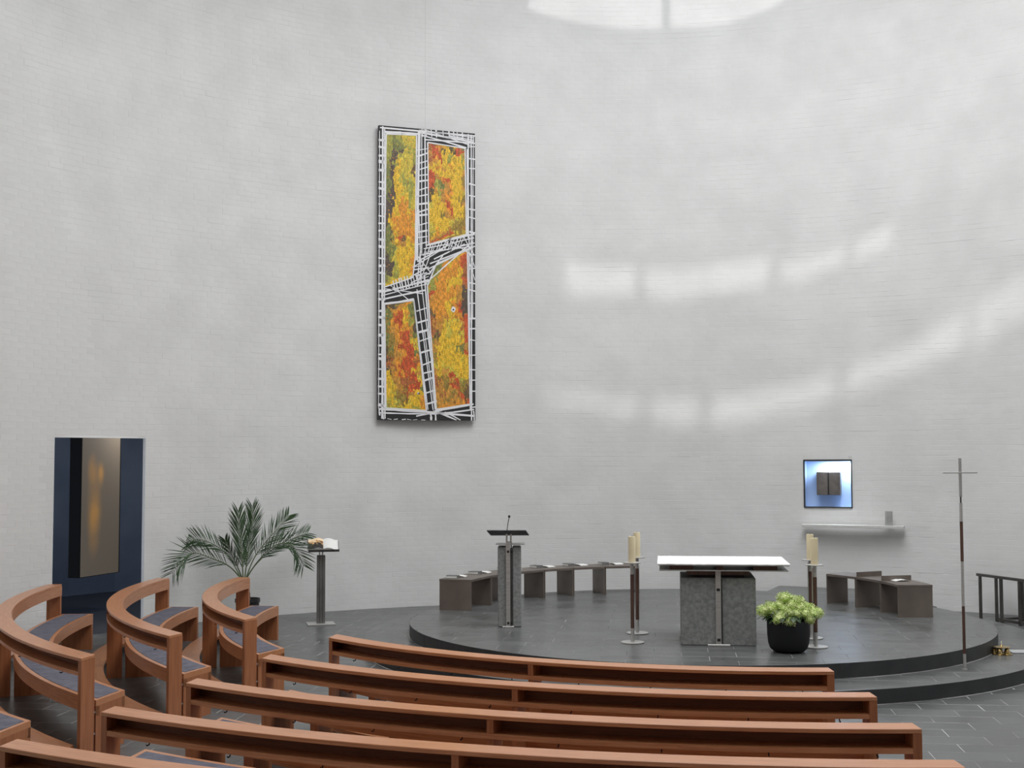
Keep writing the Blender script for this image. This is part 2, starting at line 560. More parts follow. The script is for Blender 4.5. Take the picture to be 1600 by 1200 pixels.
plat = struct(MB().box(0, 0.001, 0, .001, 0, .001).build('altar_platform', M_grout), 'two-stepped round altar platform of dark slate')
bmx = MB()
circ = lambda c, r, n=128: [(c[0] + r * math.cos(2 * math.pi * k / n), c[1] + r * math.sin(2 * math.pi * k / n)) for k in range(n)]
bmx.prism(circ(QC, R2 - .0035, 256), 0.0, ZS - .0009)
bmx.prism(circ(PC, R1 - .0035, 256), ZS - .01, ZP - .0009)
bmx.build('core', M_grout2, plat)
# risers: separate curved slabs
ring = lambda a: (lambda r: a)
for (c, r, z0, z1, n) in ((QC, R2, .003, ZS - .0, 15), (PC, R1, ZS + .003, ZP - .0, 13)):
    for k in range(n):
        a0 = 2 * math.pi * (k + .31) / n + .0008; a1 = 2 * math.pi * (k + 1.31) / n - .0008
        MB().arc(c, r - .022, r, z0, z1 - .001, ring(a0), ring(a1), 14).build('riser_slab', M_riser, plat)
    MB().arc(c, r, r + .011, z0 - .003, z0 + .0015, ring(0), ring(2 * math.pi), 160).build('grout_line', M_grout, plat)


def keep_low(q):
    c = (sum(p[0] for p in q) / 4, sum(p[1] for p in q) / 4)
    if max(math.hypot(p[0] - PC[0], p[1] - PC[1]) for p in q) < R1 - .01:
        return None
    return clip_circle(q, QC, R2 - .003)


lay_tiles(tile_polys(QC[0], QC[1], 4.7, 4.7, keep_low), ZS, plat)
lay_tiles(tile_polys(PC[0] + .1, PC[1] + .05, 4.2, 4.2, lambda q: clip_circle(q, PC, R1 - .003)), ZP, plat)
# filling between platform and wall at the back
MB().prism([(4.05, 20.30), (5.10, 19.3), (6.15, 18.3), (6.12, 20.7), (5.20, 21.02), (4.52, 21.36)], 0, ZP - .004).build('back_slab', M_slate, plat)

# ------------------------------------------------------------------ side chapel behind the opening
cb = MB()
chap = [(-9.6, 19.4), (-9.3, 21.2), (-8.55, 22.2), (-8.1, 23.0), (-7.5, 23.75), (-6.6, 24.25), (-5.4, 24.3), (-4.2, 23.6), (-3.9, 22.0)]
for (x0, y0), (x1, y1) in zip(chap, chap[1:]):
    b = len(cb.v); cb.v += [(x0, y0, 0), (x1, y1, 0), (x1, y1, 3.4), (x0, y0, 3.4)]; cb.face((b, b + 1, b + 2, b + 3))
struct(cb.build('wall_chapel', M_blue, smooth=True, fix=False), 'dark blue curved wall of the side chapel')
struct(MB().prism([(-9.8, 15.5), (-7.2, 16.9), (-5.0, 19.4), (-3.6, 21.6), (-3.9, 24.6), (-9.8, 24.6)], 3.4, 3.5).build('ceiling_chapel', M_blue))
struct(MB().prism([(-9.8, 15.5), (-7.2, 16.95), (-6.55, 17.25), (-5.45, 18.75), (-5.0, 19.4), (-3.6, 21.6), (-3.9, 24.6), (-9.8, 24.6)], -.1, .004).build('floor_chapel', M_bluef))
area_light('chapel_fill_light', (-6.1, 21.2, 3.3), 1.2, 30, (1.0, .95, .9), (-.3, .35, -1))  # unseen fill light, added to lift the blue chapel wall

# icon board hung in the chapel
ib = thing('icon_board', 'tall dark box hung in the blue side chapel with amber glowing figure painting', 'painting', (-6.90, 20.07, .60), math.atan2(1.03, .31))
MB().box(0, 1.08, 0, .22, 0, 2.45).build('case', M_case, ib, bevel=.006)
m = mat('amber_painting_glow', (.2, .16, .11), .55); N, L, b_ = nodes(m)
tc = N.new('ShaderNodeTexCoord'); sx = N.new('ShaderNodeSeparateXYZ'); L.new(tc.outputs['Object'], sx.inputs[0])


def gauss(c, s, axis):
    a = N.new('ShaderNodeMath'); a.operation = 'SUBTRACT'; L.new(sx.outputs[axis], a.inputs[0]); a.inputs[1].default_value = c
    d = N.new('ShaderNodeMath'); d.operation = 'DIVIDE'; L.new(a.outputs[0], d.inputs[0]); d.inputs[1].default_value = s
    e = N.new('ShaderNodeMath'); e.operation = 'POWER'; L.new(d.outputs[0], e.inputs[0]); e.inputs[1].default_value = 2
    g = N.new('ShaderNodeMath'); g.operation = 'MULTIPLY'; L.new(e.outputs[0], g.inputs[0]); g.inputs[1].default_value = -1
    h = N.new('ShaderNodeMath'); h.operation = 'EXPONENT'; L.new(g.outputs[0], h.inputs[0]); return h.outputs[0]


def mul(p, q):
    a = N.new('ShaderNodeMath'); a.operation = 'MULTIPLY'; L.new(p, a.inputs[0]); L.new(q, a.inputs[1]); return a.outputs[0]


def add(p, q):
    a = N.new('ShaderNodeMath'); a.operation = 'ADD'; a.use_clamp = True; L.new(p, a.inputs[0]); L.new(q, a.inputs[1]); return a.outputs[0]


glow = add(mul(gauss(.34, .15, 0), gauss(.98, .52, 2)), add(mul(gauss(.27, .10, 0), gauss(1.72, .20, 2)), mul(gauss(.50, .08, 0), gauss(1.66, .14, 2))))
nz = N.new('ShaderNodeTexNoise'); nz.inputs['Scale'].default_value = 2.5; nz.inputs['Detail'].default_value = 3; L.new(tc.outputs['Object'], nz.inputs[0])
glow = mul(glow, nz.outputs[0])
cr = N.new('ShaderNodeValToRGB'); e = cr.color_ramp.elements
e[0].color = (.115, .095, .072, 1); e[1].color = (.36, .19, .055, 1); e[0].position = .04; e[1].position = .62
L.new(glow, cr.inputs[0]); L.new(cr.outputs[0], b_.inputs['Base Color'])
L.new(cr.outputs[0], b_.inputs['Emission Color']); b_.inputs['Emission Strength'].default_value = .34  # the panel's amber glow is put into its colour and a weak emission
MB().box(.012, 1.03, -.012, 0, .012, 2.4).build('painted_face', m, ib)

# ------------------------------------------------------------------ pews
CL = (2.5, 16.6)
ZT, ZSEAT = .85, .46


def cut(C, p, u):
    """angle where the circle radius r about C meets the line p + t u, near p"""
    def f(r):
        px, py = p[0] - C[0], p[1] - C[1]
        A = u[0] ** 2 + u[1] ** 2; B = 2 * (px * u[0] + py * u[1]); D = px * px + py * py - r * r
        disc = max(B * B - 4 * A * D, 0) ** .5
        t = min(((-B - disc) / (2 * A), (-B + disc) / (2 * A)), key=abs)
        a = math.atan2(py + t * u[1], px + t * u[0])
        return a if a > 0 else a + 2 * math.pi
    return f


def shift(f, d):
    return lambda r: f(r) + d / r


def pew(label, C, Rr, fA, fB, legs=(.5,), div=None, hooks=6, group='curved wooden pews', kneel=True, nseg=40):
    """fA: end with the smaller angle, fB: the larger; Rr: outer radius of the back rail"""
    am = (fA(Rr) + fB(Rr)) / 2
    base = (C[0] + Rr * math.cos(am), C[1] + Rr * math.sin(am), 0)
    t = thing('pew', label, 'pew', base, 0, group)
    c = (C[0] - base[0], C[1] - base[1])
    ri, sb, sf = Rr - .18, Rr - .205, Rr - .60
    th = .055
    # back rail: top board, shelf, closing board, divisions
    MB().arc(c, ri, Rr, ZT - .028, ZT, fA, fB, nseg).build('top_rail', M_wood, t, bevel=.003)
    MB().arc(c, ri, Rr - .004, .70, .732, shift(fA, th), shift(fB, -th), nseg).build('book_shelf', M_wood, t)
    MB().arc(c, ri, ri + .018, .732, ZT - .028, shift(fA, th), shift(fB, -th), nseg).build('back_board', M_wood_shade, t)
    MB().arc(c, ri - .004, ri, .70, ZT - .028, shift(fA, .002), shift(fB, -.002), nseg).build('front_fascia', M_wood, t)
    for f0, f1 in ((fA, shift(fA, th)), (shift(fB, -th), fB)):
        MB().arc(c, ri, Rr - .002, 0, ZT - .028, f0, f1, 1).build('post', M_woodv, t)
    ad = [div] if div is not None else [am]
    for a in ad:
        k = .022 / Rr
        MB().arc(c, ri + .018, Rr - .003, .732, ZT - .028, ring(a - k), ring(a + k), 1).build('divider', M_woodv, t)
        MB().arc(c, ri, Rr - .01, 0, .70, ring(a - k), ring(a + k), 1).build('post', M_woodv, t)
    # seat: frame, cushion, apron, ends, legs
    fr = .045
    sfr = MB()
    sfr.arc(c, sf, sf + fr, ZSEAT - .13, ZSEAT, fA, fB, nseg); sfr.arc(c, sb - fr, sb, ZSEAT - .13, ZSEAT, fA, fB, nseg)
    sfr.arc(c, sf + fr, sb - fr, ZSEAT - .03, ZSEAT, fA, shift(fA, fr), 1); sfr.arc(c, sf + fr, sb - fr, ZSEAT - .03, ZSEAT, shift(fB, -fr), fB, 1)
    sfr.arc(c, sf + fr, sb - fr, ZSEAT - .05, ZSEAT - .03, shift(fA, .0), shift(fB, .0), nseg)
    sfr.build('seat_frame', M_wood, t)
    MB().arc(c, sf + fr + .003, sb - fr - .003, ZSEAT - .03, ZSEAT + .003, shift(fA, fr + .003), shift(fB, -fr - .003), nseg).build('cushion', M_cush, t)
    for f0, f1 in ((fA, shift(fA, th)), (shift(fB, -th), fB)):
        MB().arc(c, sf, sb, 0, ZSEAT - .05, f0, f1, 1).build('end_panel', M_woodv, t)
    if not legs:
        MB().arc(c, sf + .02, sb - .01, 0, ZSEAT - .05, shift(ring(am), -.03), shift(ring(am), .03), 1).build('leg', M_woodv, t)
    for d in legs:
        MB().arc(c, sf + .02, sb - .01, 0, ZSEAT - .05, shift(fB, -d - .10), shift(fB, -d), 1).build('leg', M_woodv, t)
        MB().arc(c, sf + .02, sb - .01, 0, ZSEAT - .05, shift(fA, d), shift(fA, d + .10), 1).build('leg', M_woodv, t)
    # steel dowels joining seat and back, bag hooks
    for f in (shift(fA, .03), shift(fB, -.03)):
        a = f(ri)
        for z in (.18, .36):
            MB().tube([(c[0] + (sb - .01) * math.cos(a), c[1] + (sb - .01) * math.sin(a), z), (c[0] + (ri + .01) * math.cos(a), c[1] + (ri + .01) * math.sin(a), z)], .009, 6).build('dowel', M_steel, t)
    for k in range(hooks):
        a = fA(Rr) + (fB(Rr) - fA(Rr)) * (k + .6) / hooks
        ca, sa = math.cos(a), math.sin(a)
        pts = [(r, z) for r, z in ((Rr - .05, .705), (Rr - .05, .684), (Rr - .045, .676), (Rr - .03, .673), (Rr - .022, .680))]
        MB().tube([(c[0] + r * ca, c[1] + r * sa, z) for r, z in pts], .0045, 6).build('bag_hook', M_black, t)
    if kneel:
        MB().arc(c, Rr + .02, Rr + .245, .10, .135, shift(fA, .08), shift(fB, -.08), nseg).build('kneeler', M_wood, t)
        for f in (shift(fA, .10), shift(fB, -.16), shift(fB, -(fB(Rr) - fA(Rr)) * Rr / 2)):
            MB().arc(c, Rr + .03, Rr + .235, 0, .10, f, shift(f, .05), 1).build('kneeler_foot', M_woodv, t)
        k = .01 / Rr
        MB().tube([(c[0] + (sf + .05) * math.cos(am + .05), c[1] + (sf + .05) * math.sin(am + .05), 0), (c[0] + (sf + .05) * math.cos(am + .05), c[1] + (sf + .05) * math.sin(am + .05), .42)], .012, 8).build('steel_support', M_steel, t)
    return t


def far(C, deg):
    return ring(rad(deg))


GL, GF = 'left block of tightly curved pews', 'front block of gently curved pews'
pew('tightly curved pew in the left block, nearest the palm and the altar', CL, 6.40, far(CL, 171.6), cut(CL, (-2.76, 12.91), (.31, .69)), (), group=GL)
pew('tightly curved pew in the left block before the side chapel opening, middle of three', CL, 7.47, far(CL, 173.6), cut(CL, (-3.23, 11.70), (.24, .67)), (), group=GL)
pew('tightly curved pew in the left block farthest from the altar, seen nearly whole', CL, 8.63, far(CL, 179.8), cut(CL, (-3.60, 10.35), (.16, .78)), (), group=GL)
pew('curved pew at the lower left of which only a grey seat corner shows', CL, 9.77, far(CL, 196), cut(CL, (-3.86, 9.30), (.12, .8)), (), group=GL)


def rowR(label, y0, Rr, pl, ul, xr, divx):
    C = (2.49, y0)
    fA = cut(C, pl, ul)                                      # left end (smaller angle, 180..270)
    fB = cut(C, (xr, y0 - Rr), (0, 1))
    a = math.pi * 1.5 + math.asin((divx - C[0]) / Rr)
    pew(label, C, Rr, fA, fB, (.50, 1.35), div=a, hooks=8, group=GF)


rowR('first pew of the front block, directly before the altar steps', 15.27, 5.545, (-1.70, 11.60), (.09, .55), 2.47, .14)
rowR('second pew of the front block counted from the altar steps', 15.50, 6.805, (-2.08, 10.43), (.10, .65), 2.50, .01)
rowR('third pew of the front block counted from the altar steps', 15.80, 8.12, (-2.41, 9.32), (.10, .64), 2.475, -.15)
rowR('fourth pew of the front block counted from the altar steps', 16.20, 9.465, (-2.69, 8.29), (.10, .64), 2.40, -.33)
rowR('nearest pew of the front block, only its top rail in the bottom left corner', 16.2, 10.43, (-2.96, 7.31), (.10, .64), 2.40, -.5)

# ------------------------------------------------------------------ altar
t = thing('altar', 'stone altar table on grey basalt block with steel cross post in front', 'altar', (2.43, 15.01, ZP), rad(-7.0))
MB().box(-.43, .43, -.40, .40, 0, .777).build('stone_block', M_basalt, t, bevel=.008)
MB().box(-.031, .031, -.452, -.40, .02, .86).build('steel_post', M_steel, t, bevel=.004)
MB().box(.034, .046, -.43, -.40, .02, .77).build('shadow_strip', M_black, t)  # solid black strip standing in for the shadow beside the post
for z in (.055, .63):
    MB().box(-.019, .019, -.456, -.45, z, z + .032).build('slot', M_black, t)
MB().box(-.13, .13, -.475, -.415, 0, .022).build('foot_plate', M_steel, t, bevel=.003)
MB().box(-.36, .36, -.43, .43, .815, .860).build('under_plate', M_walnut, t, bevel=.004)
MB().box(-.30, .30, -.33, .33, .777, .815).build('under_block', M_black, t)
MB().box(.06 - .735, .06 + .735, -.50, .60, .862, .874).build('lower_tray', M_steel, t, bevel=.003)
for x in (-.42, .54):
    MB().box(x - .135, x + .135, -.46, .55, .874, .925).build('bearer', M_walnut, t, bevel=.003)
MB().box(-.02, .06, -.45, .5, .874, .925).build('bearer', M_walnut, t, bevel=.003)
MB().box(.06 - .745, .06 + .745, -.51, .63, .925, .940).build('table_top', M_steel, t, bevel=.003)
tb = MB(); nx, ny = 40, 12
for zt in (0, 1):
    for j in range(ny + 1):
        for i in range(nx + 1):
            x = .06 - .757 + 1.514 * i / nx; y = -.525 + 1.17 * j / ny
            z = .9425 + zt * .010 + .0015 * mnoise.noise((x * 6, y * 6, 0))
            if j in (0,) or i in (0, nx) or j == ny:
                z -= .006 + .003 * mnoise.noise((x * 14, y * 14, 3))
            tb.v.append((x, y, z))
n1 = (nx + 1) * (ny + 1)
for j in range(ny):
    for i in range(nx):
        k = j * (nx + 1) + i
        tb.face((k + n1, k + 1 + n1, k + nx + 2 + n1, k + nx + 1 + n1)); tb.face((k, k + nx + 1, k + nx + 2, k + 1))
for j in range(ny):
    for k in (j * (nx + 1), j * (nx + 1) + nx):
        tb.face((k, k + nx + 1, k + nx + 1 + n1, k + n1))
for i in range(nx):
    for k in (i, ny * (nx + 1) + i):
        tb.face((k, k + 1, k + 1 + n1, k + n1))
cl = tb.build('altar_cloth', M_cloth, smooth=True); cl.location = (2.43, 15.01, ZP); cl.rotation_euler = (0, 0, rad(-7.0))
tag(cl, 'white linen cloth spread over the altar table', 'cloth')

# ------------------------------------------------------------------ lectern
t = thing('lectern', 'basalt lectern with steel posts, dark slanted desk and gooseneck microphone', 'lectern', (-.055, 16.36, ZP), rad(-1))
for x0, x1 in ((-.135, -.018), (.052, .165)):
    MB().box(x0, x1, -.12, .16, 0, 1.03).build('stone_pillar', M_basalt, t, bevel=.012)
MB().box(-.018, .052, -.02, .10, 0, 1.0).build('dark_core', M_black, t)
MB().box(-.028, .027, -.17, -.122, .02, 1.10).build('steel_post', M_steel, t, bevel=.004)
MB().box(.034, .048, -.15, -.10, .02, 1.10).build('steel_post', M_dsteel, t)
for x in (0.0, .041):
    for z in (.045, .955):
        MB().box(x - .014, x + .014, -.174, -.168, z, z + .03).build('slot', M_black, t)
MB().box(-.075, .075, -.185, -.125, 0, .02).build('foot_plate', M_steel, t, bevel=.003)
MB().box(-.16, .215, -.16, .12, 1.056, 1.068).build('shelf', M_steel, t, bevel=.003)
for x in (-.018, .036):
    MB().tube([(x, -.14, 1.05), (x, -.14, 1.195)], .0125, 10).build('desk_rod', M_steel, t, smooth=True)
Md = Matrix.Translation((-.005, -.08, 1.205)) @ Matrix.Rotation(rad(-13), 4, 'X') @ Matrix.Rotation(rad(0), 4, 'Z')
dk = MB(); P = [(-.265, -.17), (.235, -.17), (.275, .17), (-.225, .17)]
b = len(dk.v); dk.v += [tuple(Md @ Vector((x, y, z))) for z in (-.006, .006) for x, y in P]
for q in ((3, 2, 1, 0), (4, 5, 6, 7), (0, 1, 5, 4), (1, 2, 6, 5), (2, 3, 7, 6), (3, 0, 4, 7)):
    dk.face(q)
dk.build('desk', M_black, t)
MB().tube([(-.02, -.03, 1.205), (-.012, -.03, 1.26), (0, -.04, 1.34), (.012, -.06, 1.40)], .005, 8).build('microphone_neck', M_black, t, smooth=True)
MB().lathe([(0, -.018), (.012, -.014), (.016, 0), (.012, .014), (0, .018)], 12, (.014, -.062, 1.415)).build('microphone_head', M_black, t, smooth=True)

# ------------------------------------------------------------------ candle stands and candles


def candlestick():
    t = thing('candle_stand', '', 'candle stand')
    MB().lathe([(0, 0), (.132, 0), (.137, .004), (.137, .011), (.132, .014), (0, .014)], 40).build('base_disc', M_steel, t, smooth=True)
    MB().tube([(0, 0, .012), (0, 0, .17)], .022, 14).build('pole_foot', M_steel, t, smooth=True)
    MB().tube([(0, 0, .17), (0, 0, .80)], .022, 14).build('pole_shaft', M_walnut, t, smooth=True)
    MB().tube([(0, 0, .80), (0, 0, .93)], .022, 14).build('pole_neck', M_steel, t, smooth=True)
    MB().box(-.008, .008, .022, .034, .03, .9).build('back_strip', M_steel, t)
    MB().lathe([(0, .93), (.100, .93), (.104, .933), (.104, .939), (.100, .942), (0, .942)], 36).build('drip_plate', M_steel, t, smooth=True)
    c = MB().lathe([(0, 0), (.043, 0), (.043, .29), (.040, .302), (.028, .300), (0, .294)], 28).build('candle', M_wax, smooth=True)
    MB().tube([(0, 0, .29), (.002, 0, .308), (.003, .001, .316)], .002, 6).build('wick', M_black, c)
    return t, c


cs0, cd0 = candlestick()
spots = [((1.409, 14.86), 'front candle stand left of the altar', 'front cream pillar candle left of the altar'),
         ((1.545, 15.64), 'rear candle stand left of the altar, partly behind another', 'rear cream pillar candle left of the altar'),
         ((3.468, 14.46), 'front candle stand right of the altar behind the flower pot', 'front cream pillar candle right of the altar'),
         ((3.585, 15.16), 'rear candle stand right of the altar behind the flower pot', 'rear cream pillar candle right of the altar')]
for i, (p, ls, lc) in enumerate(spots):
    a = cs0 if i == 0 else copy_tree(cs0); c = cd0 if i == 0 else copy_tree(cd0)
    a.location = (*p, ZP); c.location = (*p, ZP + .942); a.rotation_euler.z = c.rotation_euler.z = .4 * i
    tag(a, ls, 'candle stand', 'candle stands flanking the altar'); tag(c, lc, 'candle', 'pillar candles flanking the altar')

# ------------------------------------------------------------------ flower pot
FP = (3.09, 14.16, ZP)
t = thing('planter', 'black rounded planter with flowers right of the altar', 'pot', FP)
MB().lathe([(0, 0), (.13, 0), (.175, .012), (.208, .045), (.226, .10), (.236, .20), (.238, .345), (.236, .352), (.224, .350), (.222, .31), (0, .30)], 48).build('pot_body', M_pot, t, smooth=True)
MB().lathe([(0, .322), (.12, .318), (.221, .31)], 32).build('soil', M_soil, t)
t = thing('flowering_plant', 'bouquet of pale green hydrangea heads in the black planter', 'plant', (FP[0], FP[1], FP[2] + .32))


def floret_head(r, seed):
    rnd = random.Random(seed); m_ = MB(); n = 46
    for k in range(n):
        z = 1 - 1.75 * (k + .5) / n; a = k * 2.39996; s = (1 - z * z) ** .5 if abs(z) < 1 else 0
        nrm = Vector((s * math.cos(a), s * math.sin(a), z)); rr = r * rnd.uniform(.80, 1.12); c = nrm * rr
        nrm = (nrm + Vector((rnd.uniform(-.5, .5), rnd.uniform(-.5, .5), rnd.uniform(-.5, .5)))).normalized(); u = nrm.orthogonal().normalized(); v_ = nrm.cross(u); tw = rnd.uniform(0, 1.5); q = r * rnd.uniform(.34, .50)
        for h in range(4):
            th_ = tw + h * math.pi / 2
            e1 = u * math.cos(th_) + v_ * math.sin(th_); e2 = u * math.cos(th_ + math.pi / 2) + v_ * math.sin(th_ + math.pi / 2)
            b = len(m_.v)
            m_.v += [tuple(c), tuple(c + (e1 * .8 + e2 * .45) * q * .9 + nrm * .16 * q), tuple(c + (e1 + e2) * q * .72 + nrm * .10 * q), tuple(c + (e1 * .45 + e2 * .8) * q * .9 + nrm * .16 * q)]
            m_.face((b, b + 1, b + 2, b + 3))
    b = len(m_.v)
    core = bmesh.new(); bmesh.ops.create_icosphere(core, subdivisions=1, radius=r * .8)
    m_.v += [tuple(v.co) for v in core.verts]
    for f in core.faces:
        m_.face([b + v.index for v in f.verts])
    core.free()
    return m_


hm = [floret_head(.060, s) for s in range(3)]
protos = []
for m_ in hm:
    o = m_.build('flower_head', M_petal, t, fix=False); protos.append(o.data); bpy.data.objects.remove(o)
rnd = random.Random(3)
heads = [(-.20, -.12, .17), (-.30, -.06, .135), (-.25, -.02, .12), (-.13, -.10, .20), (-.05, -.05, .275), (0, .02, .27), (.07, -.05, .25), (.12, -.02, .23), (.02, -.12, .20), (-.08, -.15, .165),
         (.10, -.13, .17), (.18, -.06, .18), (.24, -.02, .15), (.31, -.05, .115), (.33, 0, .10), (.16, -.16, .115), (-.145, -.19, .065), (-.02, -.215, .035), (.05, -.18, .12), (-.11, -.17, .10),
         (.26, -.11, .10), (.20, -.17, .055), (-.02, -.18, .13), (-.18, .10, .16), (.12, .12, .20), (0, .15, .22), (-.05, .07, .26), (.24, .10, .12)]
for i, (x, y, z) in enumerate(heads):
    o = bpy.data.objects.new('flower_head', protos[i % 3]); COL.objects.link(o); o.parent = t
    o.location = (x, y, z); o.rotation_euler = (rnd.uniform(-.4, .4), rnd.uniform(-.4, .4), rnd.uniform(0, 6)); s_ = rnd.uniform(.88, 1.15); o.scale = (s_, s_, s_ * .92)
for i, (x, y, z) in enumerate(heads):
    MB().tube([(x * .25, y * .25, -.01), (x * .7, y * .7, z * .55), (x, y, z - .02)], .005, 5).build('flower_stem', M_leaf, t)
for i in range(26):
    a = rnd.uniform(0, 6.28); r0 = rnd.uniform(.12, .2); r1 = r0 + rnd.uniform(.09, .16); z0 = rnd.uniform(.03, .10)
    if i in (0, 1):
        a = math.pi + .15 + .2 * i; r0, r1, z0 = .19, .30, .055
    if i in (2, 3):
        a = -.25 + .2 * i; r0, r1, z0 = .2, .33, .05
    ca, sa = math.cos(a), math.sin(a); wd = .04
    lf = MB(); P = []
    for k, (tt, ww, dz) in enumerate(((0, .008, -.02), (.35, wd, .02), (.7, wd * .8, .015), (1, .002, -.02))):
        r_ = r0 + (r1 - r0) * tt
        P += [(ca * r_ - sa * ww, sa * r_ + ca * ww, z0 + dz - .006), (ca * r_, sa * r_, z0 + dz), (ca * r_ + sa * ww, sa * r_ - ca * ww, z0 + dz - .006)]
    lf.v += P
    for k in range(3):
        for h in (0, 1):
            q = 3 * k + h; lf.face((q, q + 1, q + 4, q + 3))
    lf.build('leaf', M_leaf, t, smooth=True, fix=False)

# ------------------------------------------------------------------ processional cross
t = thing('processional_cross', 'slim tall steel and walnut cross standing on the altar step', 'cross', (4.975, 13.93, ZS))
zz = [(0, .17, M_steel, .017), (.17, .69, M_walnut, .0165), (.69, 1.18, M_steel, .0165), (1.18, 1.62, M_walnut, .0175), (1.62, 1.825, M_steel, .019), (1.825, 1.895, M_dsteel, .010)]
for a, b, m_, r in zz:
    MB().tube([(0, 0, a), (0, 0, b)], r, 12).build('staff', m_, t, smooth=True)
for x in (-.009, .009):
    MB().box(x - .0065, x + .0065, -.009, .009, 1.895, 2.32).build('upright', M_steel, t)
MB().box(-.19, .19, -.013, .013, 2.152, 2.166).build('crossbar', M_steel, t, bevel=.002)
MB().lathe([(0, 0), (.03, 0), (.03, .006), (0, .006)], 20).build('floor_socket', M_steel, t)

# ------------------------------------------------------------------ steel bench seats along the platform edge
ZB = .44


def seat_unit(c, r0, r1, a0, a1, first, last, label, group, fin=False):
    am = (a0 + a1) / 2; base = (c[0] + (r0 + r1) / 2 * math.cos(am), c[1] + (r0 + r1) / 2 * math.sin(am), ZP)
    t = thing('bench_seat', label, 'bench', base, 0, group); cc = (c[0] - base[0], c[1] - base[1])
    g = .0035 / r0
    MB().arc(cc, r0, r1, ZB - .035, ZB, ring(a0 + g), ring(a1 - g), 6).build('seat_plate', M_bench, t, bevel=.003)
    k = .016 / r0
    # side panels stand at both ends of the unit
    MB().arc(cc, r0 + .004, r1 - .004, 0, ZB - .035, ring(a0 + g), ring(a0 + g + k), 1).build('side_panel', M_bench, t)
    MB().arc(cc, r0 + .004, r1 - .004, 0, ZB - .035, ring(a1 - g - k), ring(a1 - g), 1).build('side_panel', M_bench, t)
    if fin:
        MB().arc(cc, r0 + .02, r1 - .01, ZB, ZB + .068, ring(a1 - g - k), ring(a1 - g), 1).build('raised_edge', M_bench, t)
    return t


def hymnal(p, rz, label, grp):
    t = thing('hymn_book', label, 'book', p, rz, grp)
    MB().box(-.085, .085, -.06, .06, 0, .005).build('cover', M_bookgrey, t)
    MB().box(-.080, .083, -.056, .056, .005, .034).build('page_block', M_page, t)
    MB().box(-.085, .085, -.06, .06, .034, .039).build('cover', M_bookgrey, t)
    MB().box(-.089, -.083, -.06, .06, 0, .039).build('spine', M_bookgrey, t)
    return t


def leaflet(p, rz, label, grp):
    m_ = MB(); n = 8
    for i in range(n + 1):
        x = -.11 + .22 * i / n; z = .002 + .016 * abs(math.sin(math.pi * i / n * 1.0)) * (1 if i != n / 2 else .75)
        m_.v += [(x, -.075, z), (x, .075, z), (x, -.075, z + .004), (x, .075, z + .004)]
    for i in range(n):
        a, b = 4 * i, 4 * (i + 1)
        m_.face((a + 2, b + 2, b + 3, a + 3)); m_.face((a, a + 1, b + 1, b)); m_.face((a, b, b + 2, a + 2)); m_.face((a + 1, a + 3, b + 3, b + 1))
    m_.face((0, 2, 3, 1)); m_.face((4 * n, 4 * n + 1, 4 * n + 3, 4 * n + 2))
    o = m_.build('song_sheet', M_page); o.location = p; o.rotation_euler = (0, 0, rz)
    return tag(o, label, 'booklet', grp)


LB = [97.5, 107.9, 118.0, 128.0, 139.0, 150.5, 163.2]
lname = ['farthest of the steel bench seats left of the altar, behind the candles', 'steel bench seat second from the candles left of the altar', 'steel bench seat right of the lectern with a narrow gap to it',
         'steel bench seat mostly hidden behind the lectern', 'steel bench seat left of the lectern, second from the bench end', 'end seat of the left steel bench showing its broad side panel']
GBL = 'bronzed steel bench seats left of the altar'
rndb = random.Random(5)
for i in range(6):
    seat_unit(PC, 3.17, 3.66, rad(LB[i]), rad(LB[i + 1]), i == 0, i == 5, lname[i], GBL)
where = ['beside the candles', 'on the second seat from the candles', 'on the seat right of the lectern', 'just right behind the lectern', 'just left of the lectern', 'on the end seat of the left bench']
for i in range(6):
    a = rad(LB[i + 1] - 1.9 if i < 5 else LB[6] - 3.2); r = 3.53
    hymnal((PC[0] + r * math.cos(a), PC[1] + r * math.sin(a), ZP + ZB), a + .1, 'grey hymn book on the left steel bench ' + where[i], 'hymn books on the left steel bench')
    a2 = a - rad(3.6)
    leaflet((PC[0] + r * math.cos(a2), PC[1] + r * math.sin(a2), ZP + ZB), a2 + .2, 'white song sheet on the left steel bench ' + where[i], 'song sheets on the left steel bench')
RB = [0.2, 12.5, 25.0, 37.2]
GBR = 'bronzed steel bench seats right of the altar'
for i in range(3):
    seat_unit((2.472, 17.05), 2.735, 3.215, rad(RB[i]), rad(RB[i + 1]), i == 0, i == 2,
              ['front end seat of the right steel bench showing its broad side panel', 'middle seat of the right steel bench', 'rear seat of the right steel bench nearest the wall'][i], GBR, fin=(i < 2))
a = rad(10.6)
leaflet((2.472 + 3.0 * math.cos(a), 17.05 + 3.0 * math.sin(a), ZP + ZB), a, 'white song sheet leaning at the raised edge of the right steel bench', 'song sheets on the right steel bench')

# ------------------------------------------------------------------ tabernacle, shelf and cup on the right wall
am = (TAB[0] + TAB[1]) / 2
pc = wp(am, TAB[2], .0); hw = (TAB[1] - TAB[0]) * WR / 2 - .004; hh = TAB[3] - TAB[2]
t = thing('tabernacle', 'lit pale blue wall recess with a small bronze two-door tabernacle', 'tabernacle', pc, am - math.pi / 2)
